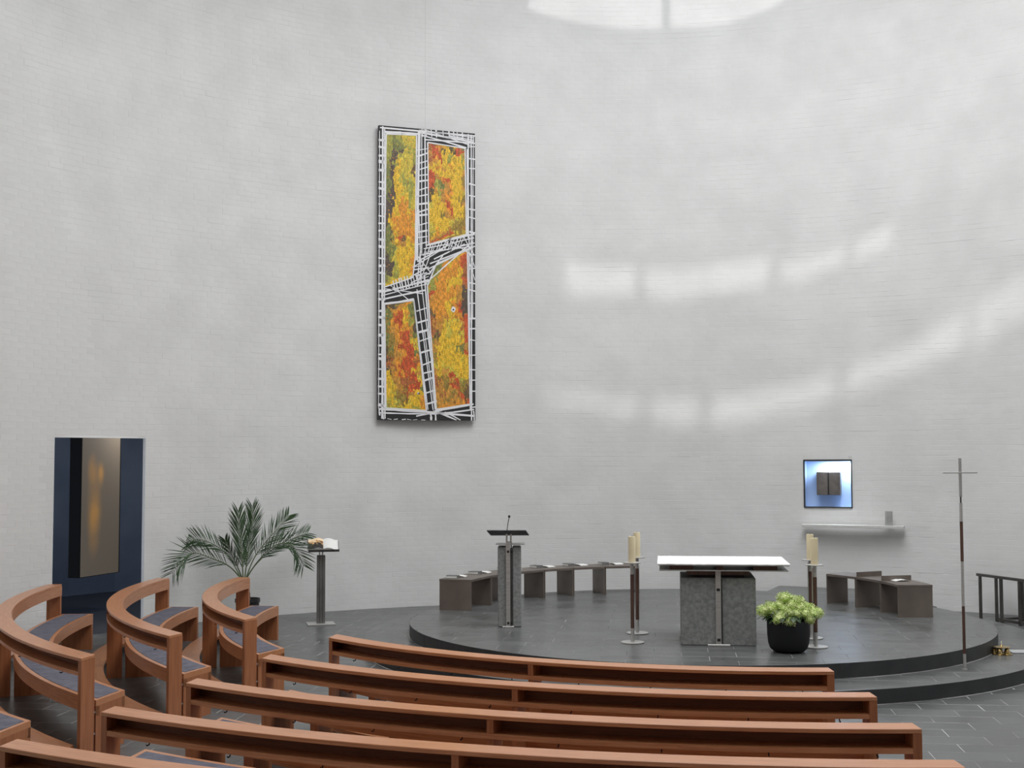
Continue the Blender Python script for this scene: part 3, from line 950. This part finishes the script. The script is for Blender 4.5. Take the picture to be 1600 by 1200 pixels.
# local x to the viewer's ... +x = towards larger angle reversed; y away from room
dp = .30
MB().box(-hw, hw, dp, dp + .012, 0, hh).build('back_panel', M_tblue, t)
MB().box(-hw, -hw + .01, .01, dp, 0, hh).build('side_lining', M_tblue, t); MB().box(hw - .01, hw, .01, dp, 0, hh).build('side_lining', M_tblue, t)
MB().box(-hw, hw, .01, dp, 0, .01).build('sill_lining', M_tblue, t); MB().box(-hw, hw, .01, dp, hh - .01, hh).build('head_lining', M_tblue, t)
fw = .017
for (x0, x1, z0, z1) in ((-hw, -hw + fw, 0, hh), (hw - fw, hw, 0, hh), (-hw, hw, 0, fw), (-hw, hw, hh - fw * 1.6, hh)):
    MB().box(x0, x1, -.03, .06, z0, z1).build('frame_bar', M_frame, t, bevel=.002)
bx0, bx1, bz0, bz1 = -.195, .195, .212, .600
MB().box(bx0, bx1, .10, dp, bz0, bz1).build('safe_box', M_tbox, t, bevel=.003)
MB().box(-.012, .012, .088, .10, bz0 + .004, bz1 - .004).build('door_seam_shade', M_black, t)  # solid black strip imitating shade in the groove between the doors
for sgn in (-1, 1):
    Mq = Matrix.Translation((sgn * .195, .10, 0)) @ Matrix.Rotation(rad(4 * sgn), 4, 'Z')
    MB().box(min(0, -sgn * .186), max(0, -sgn * .186), -.020, -.004, bz0, bz1, M=Mq).build('door', M_tbox, t, bevel=.003)
area_light('tabernacle_lamp', tuple(Matrix.Translation(pc) @ Matrix.Rotation(am - math.pi / 2, 4, 'Z') @ Vector((.13, .12, hh - .03))), .5, 9, (.86, .94, 1.0), (0, 0, -1), 'RECTANGLE', .12)

sh0, sh1 = Vector(wp(rad(71.9), 1.36)), Vector(wp(rad(62.0), 1.36))
dirs = (sh1 - sh0).normalized(); mid = (sh0 + sh1) / 2
t = MB(); ln = (sh1 - sh0).length
t.box(-ln / 2 + .03, ln / 2 - .03, -.26, -.055, -.045, 0)
o = t.build('wall_shelf', M_stone, bevel=.004); o.location = mid; o.rotation_euler = (0, 0, math.atan2(dirs.y, dirs.x))
tag(o, 'long pale stone shelf on the wall under the blue recess', 'shelf')
pos = mid + dirs * (ln / 2 - .27) + Vector((dirs.y, -dirs.x, 0)) * .15
o = MB().lathe([(0, 0), (.058, 0), (.060, .004), (.060, .235), (.056, .238), (.054, .235), (.054, .012), (0, .010)], 28).build('lamp_glass', M_glassgrey, smooth=True)
o.location = pos; tag(o, 'grey cylindrical glass standing at the right end of the wall shelf', 'vase')

# ------------------------------------------------------------------ credence table at right
tb0 = Vector((7.19, 19.42, 0)); td = Vector((.33, -.98, 0)).normalized(); tn = Vector((.98, .33, 0)).normalized()
t = thing('credence_table', 'dark steel side table with open leg frames against the right wall', 'table', tb0, math.atan2(td.y, td.x))
LN, DPT, HT = 2.3, .42, .70
MB().box(-.04, LN, -.02, DPT, HT - .012, HT).build('table_top', M_steel, t, bevel=.002)
MB().box(-.04, LN, -.022, .03, HT - .05, HT - .012).build('front_rail', M_dsteel, t)
for x in (0, .36, .47, .86, 1.0, 1.5, 2.2):
    MB().box(x, x + .035, -.015, .02, 0, HT - .05).build('leg', M_dsteel, t)
for x in (0, .47, 1.0, 2.2):
    MB().box(x, x + .035, DPT - .05, DPT - .015, 0, HT - .012).build('leg', M_dsteel, t)
MB().box(.36, LN, -.015, .02, .02, .06).build('bottom_rail', M_dsteel, t)
for x in (.36, .86, 1.5):
    MB().box(x, x + .04, -.01, DPT - .03, .02, .05).build('floor_rail', M_dsteel, t)
MB().box(1.5, LN, .02, .03, .06, HT - .05).build('panel', M_dsteel, t)

# ------------------------------------------------------------------ altar bells and mat


def bells(name, label, p, m_, sc_):
    t = thing(name, label, 'bells', p); t.scale = (sc_, sc_, sc_)
    MB().lathe([(0, 0), (.13, 0), (.135, .006), (.12, .014), (0, .016)], 32).build('tray', m_, t, smooth=True)
    for k in range(5):
        a = k * 2 * math.pi / 5 + .3
        o = MB().lathe([(.040, 0), (.038, .012), (.030, .03), (.026, .05), (.016, .062), (0, .066)], 18).build('bell', m_, t, smooth=True)
        o.location = (.085 * math.cos(a), .085 * math.sin(a), .014)
    MB().lathe([(.03, .016), (.014, .03), (.012, .075), (.11, .088), (.112, .094), (.02, .104), (.010, .12), (0, .122)], 28).build('carrier', m_, t, smooth=True)
    MB().tube([(0, 0, .115), (.0, 0, .165)], .008, 8).build('handle', M_page, t, smooth=True)


bells('altar_bells', 'copper altar bell cluster on the floor at the left foot of the platform', (-1.41, 16.62, 0), M_copper, 1.0)
bells('altar_bells', 'brass altar bell cluster on the lower step at the far right', (5.79, 14.98, ZS), M_brass, .92)
o = MB().box(-.14, .14, -.11, .11, 0, .014).build('kneeling_mat', M_matgrey, bevel=.004); o.location = (6.085, 15.12, ZS); o.rotation_euler = (0, 0, -.1)
tag(o, 'thin pale grey mat lying beside the brass bells on the step', 'mat')

# ------------------------------------------------------------------ book stand and open book
t = thing('book_stand', 'steel floor stand with square column carrying an open book by the wall', 'stand', (-2.895, 19.02, 0), rad(14))
MB().box(-.205, .205, -.16, .16, 0, .02).build('base_plate', M_steel, t, bevel=.003)
for x in (-.042, 0, .042):
    MB().box(x - .0195, x + .0195, -.04, .04, .02, 1.035).build('column', M_col, t, bevel=.002)
for x in (-.022, .022):
    MB().tube([(x, 0, 1.03), (x, 0, 1.145)], .011, 10).build('rod', M_steel, t, smooth=True)
MT = Matrix.Translation((.03, .0, 1.17)) @ Matrix.Rotation(rad(27), 4, 'X')
MB().box(-.23, .23, -.15, .15, -.008, 0, M=MT).build('book_rest', M_dsteel, t)
MB().box(-.23, .23, -.158, -.15, -.008, .03, M=MT).build('ledge', M_dsteel, t)
bk = thing('open_book', 'large open book with an orange and black picture page on the steel stand', 'book', (-2.895, 19.02, 0), rad(14))
MP = Matrix.Translation((.03, .0, 1.172)) @ Matrix.Rotation(rad(27), 4, 'X') @ Matrix.Rotation(rad(-4), 4, 'Z')
MB().box(-.235, .235, -.148, .15, 0, .006, M=MP).build('cover', M_bookgrey, bk)
m = mat('picture_page', (.5, .3, .1), .5); N, L, b_ = nodes(m)
tc = N.new('ShaderNodeTexCoord'); nz = N.new('ShaderNodeTexNoise'); nz.inputs['Scale'].default_value = 6; nz.inputs['Detail'].default_value = 6
cr = N.new('ShaderNodeValToRGB'); e = cr.color_ramp.elements; e[0].position = .42; e[0].color = (.02, .018, .016, 1); e[1].position = .56; e[1].color = (.85, .48, .20, 1)
x_ = cr.color_ramp.elements.new(.66); x_.color = (.95, .75, .5, 1)
sx2 = N.new('ShaderNodeSeparateXYZ'); ma = N.new('ShaderNodeMath'); ma.operation = 'MULTIPLY_ADD'; ma.inputs[1].default_value = .9
L.new(tc.outputs['Generated'], nz.inputs[0]); L.new(tc.outputs['Generated'], sx2.inputs[0]); L.new(sx2.outputs[1], ma.inputs[0]); mm = N.new('ShaderNodeMath'); mm.operation = 'ADD'; mm.inputs[1].default_value = -.5
L.new(nz.outputs[0], mm.inputs[0]); L.new(mm.outputs[0], ma.inputs[2]); L.new(ma.outputs[0], cr.inputs[0]); L.new(cr.outputs[0], b_.inputs['Base Color'])
for sgn, m_, nm in ((-1, m, 'picture_page'), (1, M_page, 'blank_page')):
    pg = MB(); n = 10
    for i in range(n + 1):
        s_ = i / n; x = sgn * .222 * s_; z = .012 + .036 * math.sin(math.pi * min(1, s_ * 1.15 + .08)) * (1 - .35 * s_) + .012
        for y in (-.142, .142):
            pg.v += [tuple(MP @ Vector((x, y, z))), tuple(MP @ Vector((x, y, .006)))]
    for i in range(n):
        a, b = 4 * i, 4 * i + 4
        pg.face((a, b, b + 2, a + 2), mi=0); pg.face((a, a + 1, b + 1, b), mi=1); pg.face((a + 2, b + 2, b + 3, a + 3), mi=1)
    pg.face((4 * n, 4 * n + 1, 4 * n + 3, 4 * n + 2), mi=1)
    pg.build(nm, [m_, M_page], bk)
MB().box(-.004, .004, -.19, -.14, .0, .004, M=MP).build('ribbon', M_black, bk)

# ------------------------------------------------------------------ palm
PB = (-3.985, 18.95, 0)
t = thing('palm_pot', 'black round pot of the palm behind the nearest curved pew', 'pot', PB)
MB().lathe([(0, 0), (.14, 0), (.155, .03), (.175, .34), (.188, .345), (.188, .395), (.182, .398), (.18, .35), (0, .345)], 36).build('pot_body', M_plastic, t, smooth=True)
MB().lathe([(0, .362), (.179, .355)], 24).build('soil', M_soil, t)
t = thing('potted_palm', 'feathery green palm with arching fronds against the white wall', 'plant', (PB[0], PB[1], .36))


def bez(pts, n):
    """Catmull-Rom through points"""
    P = [Vector(p) for p in pts]; P = [P[0] * 2 - P[1]] + P + [P[-1] * 2 - P[-2]]
    out = []
    seg = len(P) - 3
    for k in range(n + 1):
        u = k / n * seg; i = min(int(u), seg - 1); f = u - i
        a, b, c, d = P[i], P[i + 1], P[i + 2], P[i + 3]
        out.append(.5 * ((2 * b) + (c - a) * f + (2 * a - 5 * b + 4 * c - d) * f * f + (3 * b - a - 3 * c + d) * f ** 3))
    return out


KX = 18.95 / FPX                                             # metres per photo pixel at the palm


def fpt(px, py, dy=0.0):
    return ((px - 389) * KX, dy, (936 - py) * KX)


tr = MB(); tp = bez([(0, 0, -.01), (-.01, .01, .12), (-.04, 0, .24), (-.03, 0, .33)], 10)
tr.tube(tp, [.045, .05, .042, .045, .038, .042, .036, .038, .034, .034, .03], 10); tr.build('trunk', M_trunk, t, smooth=True)
FR = [  # rachis points (photo px, depth offset), leaflet length, count, start
    ([(382, 905, 0), (362, 882, -.08), (338, 869, -.18), (312, 860, -.25), (297, 869, -.30), (281, 890, -.33)], .30, 34, .22),
    ([(381, 905, 0), (358, 868, .05), (334, 850, .10), (308, 842, .14), (282, 848, .18)], .27, 30, .28),
    ([(382, 905, 0), (380, 872, .0), (377, 845, .02), (374, 822, .03), (372, 797, .05)], .23, 40, .13),
    ([(384, 905, 0), (387, 870, .05), (391, 840, .08), (394, 815, .10), (393, 790, .10)], .22, 40, .13),
    ([(385, 905, 0), (400, 882, -.05), (420, 860, -.12), (440, 847, -.2), (460, 848, -.26), (472, 860, -.3), (481, 880, -.33)], .28, 36, .25),
    ([(385, 905, 0), (396, 872, .1), (414, 845, .18), (432, 824, .25), (446, 806, .3)], .26, 30, .28),
    ([(384, 905, 0), (398, 880, .25), (425, 855, .45), (452, 842, .6), (470, 836, .7)], .24, 26, .3),
    ([(382, 905, 0), (378, 880, -.25), (371, 855, -.45), (366, 838, -.55)], .20, 22, .3),
]
rp = random.Random(11)
for pts, ll, cnt, st in FR:
    path = bez([fpt(*p) for p in pts], 40); cnt = int(cnt * .85)
    fo = MB().tube(path, [.011 * (1 - .8 * i / 40) for i in range(41)], 6).build('frond', M_rachis, t, smooth=True)
    lv = MB()
    for k in range(cnt):
        u = st + (1 - st) * (k + .5) / cnt; i = min(int(u * 40), 39); p = path[i].lerp(path[i + 1], u * 40 - i)
        tg = (path[i + 1] - path[i]).normalized()
        side0 = tg.cross(Vector((0, -1, .25))).normalized()
        if side0.z < 0:
            side0 = -side0
        L_ = ll * (1.25 if .215 < ll < .235 else 1) * (.35 + 1.0 * math.sin(math.pi * (.18 + .72 * (k + .5) / cnt)))
        for sg in (-1, 1):
            up = Vector((0, 0, 1)); dirn = (tg * (rp.uniform(1.5, 1.9) if ll < .235 else rp.uniform(.9, 1.25)) + side0 * sg * rp.uniform(.62, .9) + up * .12 + Vector((0, rp.uniform(-.3, .3), 0))).normalized()
            nrm = dirn.cross(Vector((rp.uniform(-.3, .3), -1, rp.uniform(-.3, .3)))).normalized(); wd = rp.uniform(.0055, .0085)
            b = len(lv.v); q = []
            for tt, ww in ((0, .35), (.3, 1), (.65, .8), (1, .05)):
                c = p + dirn * (L_ * tt) + Vector((0, 0, -.10 * L_ * tt * tt)); q += [tuple(c + nrm * wd * ww), tuple(c - nrm * wd * ww)]
            lv.v += q
            for h in range(3):
                lv.face((b + 2 * h, b + 2 * h + 1, b + 2 * h + 3, b + 2 * h + 2))
    o = lv.build('leaflets', M_palm, fo, fix=False); o['kind'] = 'stuff'

# ------------------------------------------------------------------ big painting
pL, pR_ = Vector((-2.268, 20.925, 0)), Vector((-.657, 21.500, 0)); zb_, zt_ = 3.13, 8.115
pd = (pR_ - pL); PW = pd.length; pd.normalize(); pn = Vector((pd.y, -pd.x, 0)); PH = zt_ - zb_
org = pL + pn * .085; org.z = zb_
pt = thing('wall_painting', 'tall abstract painting of yellow red and green fields under white lattice lines', 'painting', org, math.atan2(pd.y, pd.x))
MB().box(0, PW, 0, .055, 0, PH).build('canvas', M_canvas, pt, bevel=.003)
cornpx = np.array([(588, 197), (739.5, 210), (741, 655), (591, 657)], float); corn = np.array([(0, PH), (PW, PH), (PW, 0), (0, 0)], float)
A_ = []; B_ = []
for (x, y), (u, v) in zip(cornpx, corn):
    A_ += [[x, y, 1, 0, 0, 0, -u * x, -u * y], [0, 0, 0, x, y, 1, -v * x, -v * y]]; B_ += [u, v]
hsol = np.linalg.solve(np.array(A_), np.array(B_))


def uvp(x, y):
    dd = hsol[6] * x + hsol[7] * y + 1
    return ((hsol[0] * x + hsol[1] * y + hsol[2]) / dd, (hsol[3] * x + hsol[4] * y + hsol[5]) / dd)


M_paint = mat('field_paint', (.8, .5, .1), .5); N, L, b_ = nodes(M_paint)
at = N.new('ShaderNodeAttribute'); at.attribute_name = 'paint'; L.new(at.outputs['Color'], b_.inputs['Base Color'])
nz = N.new('ShaderNodeTexNoise'); nz.inputs['Scale'].default_value = 30; bp = N.new('ShaderNodeBump'); bp.inputs['Strength'].default_value = .4; bp.inputs['Distance'].default_value = .004
tc = N.new('ShaderNodeTexCoord'); L.new(tc.outputs['Object'], nz.inputs[0]); L.new(nz.outputs[0], bp.inputs['Height']); L.new(bp.outputs[0], b_.inputs['Normal'])
PAL = {'Y': (.88, .55, .03), 'y': (.70, .56, .06), 'O': (.85, .32, .03), 'o': (.62, .28, .05), 'R': (.62, .05, .025), 'r': (.40, .09, .04), 'G': (.14, .20, .06), 'g': (.36, .38, .07), 'B': (.02, .025, .06), 'b': (.10, .06, .05), 'K': (.03, .03, .03), 'M': (.30, .20, .04)}
FIELDS = {
    'A': ([(600, 211), (648, 213), (647, 406), (643.4, 437), (599, 452.5)],
          ['gGggyyy', 'gGGGgyy', 'gGGBygy', 'gBBgyyg', 'gBByyyb', 'GBgYyyb', 'GBYygyy', 'GBYYggy', 'GBYYygy', 'GBYyygy', 'BBYOYgy', 'BBYOOgy', 'BBYOOYO', 'BYOOOOO', 'BYOOOOY', 'GBYOOOO', 'GgORbYO', 'GGYOoYY', 'BGgYYYY', 'BGyYYYO', 'BByYYYY', 'BBgYYYO', 'GByYYyY', 'GgyYYYY']),
    'B': ([(665.4, 224.4), (724, 233.6), (726.4, 369), (668, 385)],
          ['rRKOYKYKG', 'rROKYYKRG', 'oRRYYgYRR', 'rORYYgYYg', 'ooYYYOYYg', 'YYOoYOYYg', 'RYYYYYYYo', 'RRYYYYYYM', 'RRoORRYYM', 'RRgGoOYYo', 'KogGoOYYy', 'KYgoOOYYM', 'KYyoOYYYM', 'yYYoROYYo', 'yYYYRRYYM', 'YYYYORYYM', 'YYYMoOYYM', 'YYYYYoyMM', 'yYYYYyMMo', 'gYOYyoMMy', 'oYOorRyMy', 'RoorRRyMo', 'oRoRRooYo']),
    'C': ([(599.7, 479), (645, 472.4), (665.7, 641.4), (603.3, 638.4)],
          ['GBGOOgG', 'BKBoOOG', 'GooOYYG', 'GoORYOG', 'GORRYgG', 'MORROgB', 'GOOROoB', 'MoOORoG', 'GoOORyY', 'GMOORYy', 'GMoORRy', 'KGORRRY', 'KMoORRG', 'BroORRO', 'KoORRRr', 'rrORRRO', 'BoORRYY', 'YoORRRo', 'YoorRRy', 'YyorrRY', 'YYoMRRG', 'YyMrRYY', 'YYMMroYY', 'yYgMMYYO', 'gYyMYyYYO', 'gygyYYgyO']),
    'D': ([(728, 393), (732.7, 630), (681, 639), (668, 476), (666, 450), (680, 415)],
          ['MMYOORR', 'GMYORRR', 'oOYOORR', 'GOOOYRr', 'GOOOOYr', 'gOOOYYR', 'gOOYYYr', 'gOOYOoB', 'ROOOOoB', 'oOOOYoB', 'oOOYORB', 'bOOYORB', 'bOOYOOR', 'rooYyRR', 'roYyYoR', 'rbYyYyR', 'rMYYYyR', 'GoYYYYR', 'oYYyYGo', 'oYYYYGR', 'MYYYYYY', 'yYYYYyY', 'oYyyYYY', 'rMoRyYY', 'roMoRgM', 'ooMRrMM', 'orooRMb', 'oooMoRb', 'ooMooOR', 'MoOoOOo']),
}


def inside(x, y, poly):
    r = False
    for i in range(len(poly)):
        (x0, y0), (x1, y1) = poly[i], poly[i - 1]
        if (y0 > y) != (y1 > y) and x < (x1 - x0) * (y - y0) / (y1 - y0) + x0:
            r = not r
    return r


for key, (pp, rows) in FIELDS.items():
    poly = [uvp(*p) for p in pp]
    us = [p[0] for p in poly]; vs_ = [p[1] for p in poly]; u0, u1, v0, v1 = min(us), max(us), min(vs_), max(vs_)
    st = .0135; nu, nv = int((u1 - u0) / st) + 1, int((v1 - v0) / st) + 1
    # clip each row of the grid to the outline so the edges stay straight
    V, F, Cc = [], [], []
    nr = len(rows)
    for j in range(nv):
        va, vb = v0 + (v1 - v0) * j / nv, v0 + (v1 - v0) * (j + 1) / nv

        def span(v):
            xs = []
            v = min(max(v, v0 + 1e-4), v1 - 1e-4)
            for i in range(len(poly)):
                (x0, y0), (x1, y1) = poly[i], poly[i - 1]
                if (y0 > v) != (y1 > v):
                    xs.append((x1 - x0) * (v - y0) / (y1 - y0) + x0)
            return min(xs), max(xs)
        la, ra = span(va); lb, rb = span(vb)
        for i in range(nu):
            f0, f1 = i / nu, (i + 1) / nu
            b = len(V)
            V += [(la + (ra - la) * f0, -.002, va), (la + (ra - la) * f1, -.002, va), (lb + (rb - lb) * f1, -.002, vb), (lb + (rb - lb) * f0, -.002, vb)]
            F.append((b, b + 1, b + 2, b + 3))
            um, vm = la + (ra - la) * (f0 + f1) / 2, (va + vb) / 2
            w1 = mnoise.noise((um * 5, vm * 3, 1.7)); w2 = mnoise.noise((um * 19, vm * 11, 4.1)); w3 = mnoise.noise((um * 45, vm * 15, 8.1)); w4 = mnoise.noise((um * 60, vm * 60, 2.1))
            fy = (1 - (vm - v0) / (v1 - v0)) * nr - .5 + 1.3 * w1 + 1.1 * w2 + .5 * w3
            row = rows[int(min(max(fy + .5, 0), nr - 1))]
            fx = (um - la) / max(ra - la, .01) * len(row) - .5 + .7 * mnoise.noise((um * 7, vm * 4, 9.3)) + .8 * mnoise.noise((um * 26, vm * 9, 5.5)) + .15 * w4
            cch = PAL[row[int(min(max(fx + .5, 0), len(row) - 1))]]
            k = .96 + .55 * w4 + .55 * w3 + .25 * w2
            cch = tuple(.80 * c_ + .20 * o_ for c_, o_ in zip(cch, (.48, .30, .05)))
            mixc = PAL[random.choice('YYOgGRo')] if random.random() < .035 else cch
            Cc.append([max(0, mixc[h] * k) for h in range(3)] + [1])
    me = bpy.data.meshes.new('colour_field'); me.from_pydata(V, [], F); me.materials.append(M_paint)
    ca = me.color_attributes.new('paint', 'FLOAT_COLOR', 'CORNER')
    ca.data.foreach_set('color', np.repeat(np.array(Cc, dtype=np.float32), 4, axis=0).ravel())
    o = bpy.data.objects.new('colour_field', me); COL.objects.link(o); o.parent = pt

# white brush lines: (polyline in photo px, width px)
rl = random.Random(21)
ST = []


def stroke(pts, wd):
    ST.append((pts, wd))


for key, (pp, rows) in FIELDS.items():
    stroke(pp + [pp[0]], 2.0)
# outer lattice: long lines
for x0, y0, x1, y1, wd in [(594.5, 199, 598, 655, 3.2), (597.5, 203, 599.5, 470, 2.0), (598, 470, 602, 655, 2.2), (590, 201, 740, 214, 2.4), (597, 208, 650, 211, 3.2), (650, 208, 738, 224, 3.0), (655, 213, 726, 233, 2.2), (652, 205, 738, 217, 1.6), (660, 220, 740, 226, 2.2), (655, 202, 735, 230, 1.4), (700, 214, 738, 221, 2),
                           (729, 211, 729.5, 375, 2.6), (733.5, 212, 735, 655, 2.2), (727, 235, 728, 372, 1.8), (730.5, 372, 733, 640, 2.0), (737, 215, 736.5, 500, 1.3),
                           (652, 208, 649.5, 410, 4.0), (656, 206, 657, 400, 1.6), (661, 212, 664, 388, 2.0), (652, 330, 656, 440, 1.8),
                           (666, 386, 739, 368, 3.0), (660, 392, 738, 374, 1.8), (655, 402, 739, 382, 1.8), (668, 396, 733, 388, 1.4), (650, 412, 700, 385, 2.0), (645, 420, 690, 392, 1.6),
                           (600, 459, 668, 440, 2.6), (594, 466, 668, 446, 1.6), (594, 472, 664, 456, 2.4), (600, 455, 660, 462, 1.4), (608, 449, 640, 474, 1.3), (598, 478, 645, 470, 2.2), (640, 436, 668, 420, 1.8), (640, 446, 668, 430, 1.6),
                           (645, 470, 668, 640, 2.2), (650, 455, 676, 640, 1.6), (656, 440, 672, 560, 1.6), (661, 430, 680, 640, 2.2), (662, 520, 679, 640, 1.3),
                           (593, 640, 740, 648, 3.4), (593, 646, 680, 646, 2.2), (603, 639, 668, 643, 2.6), (676, 642, 738, 630, 2.6), (676, 646, 739, 638, 2.2), (650, 650, 690, 640, 2.4), (672, 645, 673, 656, 3.2), (679, 643, 680, 656, 2.6), (682, 643, 712, 655, 2.6), (694, 643, 718, 655, 2.0), (593, 640, 594, 650, 2.0), (598, 646, 600, 656, 1.8), (738, 640, 739, 655, 2.0),
                           (648, 400, 672, 430, 1.6), (655, 395, 650, 450, 1.8), (664, 396, 652, 446, 1.6), (672, 396, 655, 440, 1.3), (700, 378, 733, 400, 1.3), (722, 372, 738, 400, 1.6), (690, 378, 712, 392, 1.2), (732, 398, 740, 420, 1.6), (730, 410, 740, 440, 1.4)]:
    m1 = ((x0 + x1) / 2 + rl.uniform(-.6, .6), (y0 + y1) / 2 + rl.uniform(-.8, .8))
    stroke([(x0, y0), m1, (x1, y1)], wd)


def rungs(xa, ya, xb, yb, wx, wy, n, wd, slant=0.0):
    for k in range(n):
        f = (k + rl.uniform(.25, .75)) / n; x, y = xa + (xb - xa) * f, ya + (yb - ya) * f; s_ = rl.uniform(-1, 1) * 2.2 + slant
        stroke([(x - wx, y - wy - s_ / 2), (x + wx, y + wy + s_ / 2)], wd * rl.uniform(.6, 1.25))


rungs(593.5, 212, 596.5, 640, 5.6, .4, 32, 3.8)
stroke([(589.5, 206), (592, 640)], 1.2)
for q in ((662, 447, 736, 380), (666, 424, 738, 388), (670, 415, 730, 391), (676, 408, 724, 384), (668, 432, 690, 402)):
    stroke([q[:2], q[2:]], 2.0)
rungs(735, 222, 736.5, 640, 4.6, .3, 22, 2.2)
rungs(657, 228, 658, 390, 8, -.8, 15, 2.4, -2)
rungs(652, 207, 726, 214, .5, 7, 9, 2.2)
rungs(612, 451, 652, 440, 2, 9, 9, 1.6)
rungs(660, 395, 722, 380, -3, 8, 13, 1.5)
rungs(657, 478, 674, 636, 8.5, -1.8, 10, 2.8, -2)
rungs(650, 415, 662, 446, 9, -2, 5, 1.6)
rungs(605, 655.2, 665, 655.6, 3.2, .2, 6, 1.2)
bz = MB(); zi = 0
for pts, wd in ST:
    zi += 1; y_ = -.0035 - .0009 * (zi % 4)
    uvs = [Vector(uvp(*p)) for p in pts]; hw_ = wd * KX * 21.2 / 18.95 / 2
    for a, b in zip(uvs, uvs[1:]):
        n_ = max(1, int((b - a).length / .12)); d = (b - a); d = d.normalized() if d.length else Vector((1, 0)); nn = Vector((-d.y, d.x))
        prev = None
        for k in range(n_ + 1):
            c = a.lerp(b, k / n_); hw2 = hw_ * rl.uniform(.78, 1.2)
            c1, c2 = c + nn * hw2, c - nn * hw2
            q = []
            for cc in (c1, c2):
                bz.v.append((min(max(cc.x, 0), PW), y_, min(max(cc.y, 0), PH))); q.append(len(bz.v) - 1)
            if prev:
                bz.face((prev[0], prev[1], q[1], q[0]))
            prev = q
o = bz.build('white_brush_lines', M_paintw, pt, fix=False); o['kind'] = 'stuff'
# dark knots on the crossings and pale dots
kn = MB()
for x, y in ((698, 380), (700, 388), (703, 378), (660, 430), (609, 452), (673, 641)):
    for k in range(5):
        u, v = uvp(x + rl.uniform(-3, 3), y + rl.uniform(-4, 4))
        u2, v2 = u + rl.uniform(-.04, .04), v + rl.uniform(-.05, .05)
        b = len(kn.v); kn.v += [(u, -.0078, v), (u + .012, -.0078, v + .004), (u2 + .012, -.0078, v2), (u2, -.0078, v2 - .004)]; kn.face((b, b + 1, b + 2, b + 3))
for x, y, r in ((706.5, 486, .016), (654, 615.5, .014)):
    u, v = uvp(x, y); b = len(kn.v)
    kn.v += [(u + r * math.cos(k * .785), -.0078, v + r * math.sin(k * .785)) for k in range(8)]; kn.face([b + k for k in range(8)])
kn.build('dark_marks', M_canvas, pt, fix=False)
dt = MB()
for x, y, r in ((706.5, 485.5, .05), (653, 615, .02)):
    u, v = uvp(x, y); b = len(dt.v)
    dt.v += [(u + r * .8 * math.cos(k * .524) * (1 + .2 * math.sin(k * 2.1)), -.007, v + r * math.sin(k * .524)) for k in range(12)]; dt.face([b + k for k in range(12)])
dt.build('pale_dots', M_paintw, pt, fix=False)
u, v = uvp(662.5, 199)
MB().tube([(u, .03, PH - .01), (u, .03, ZROOF - zb_ - .06)], .0016, 6).build('hanging_wire', M_steel, pt)
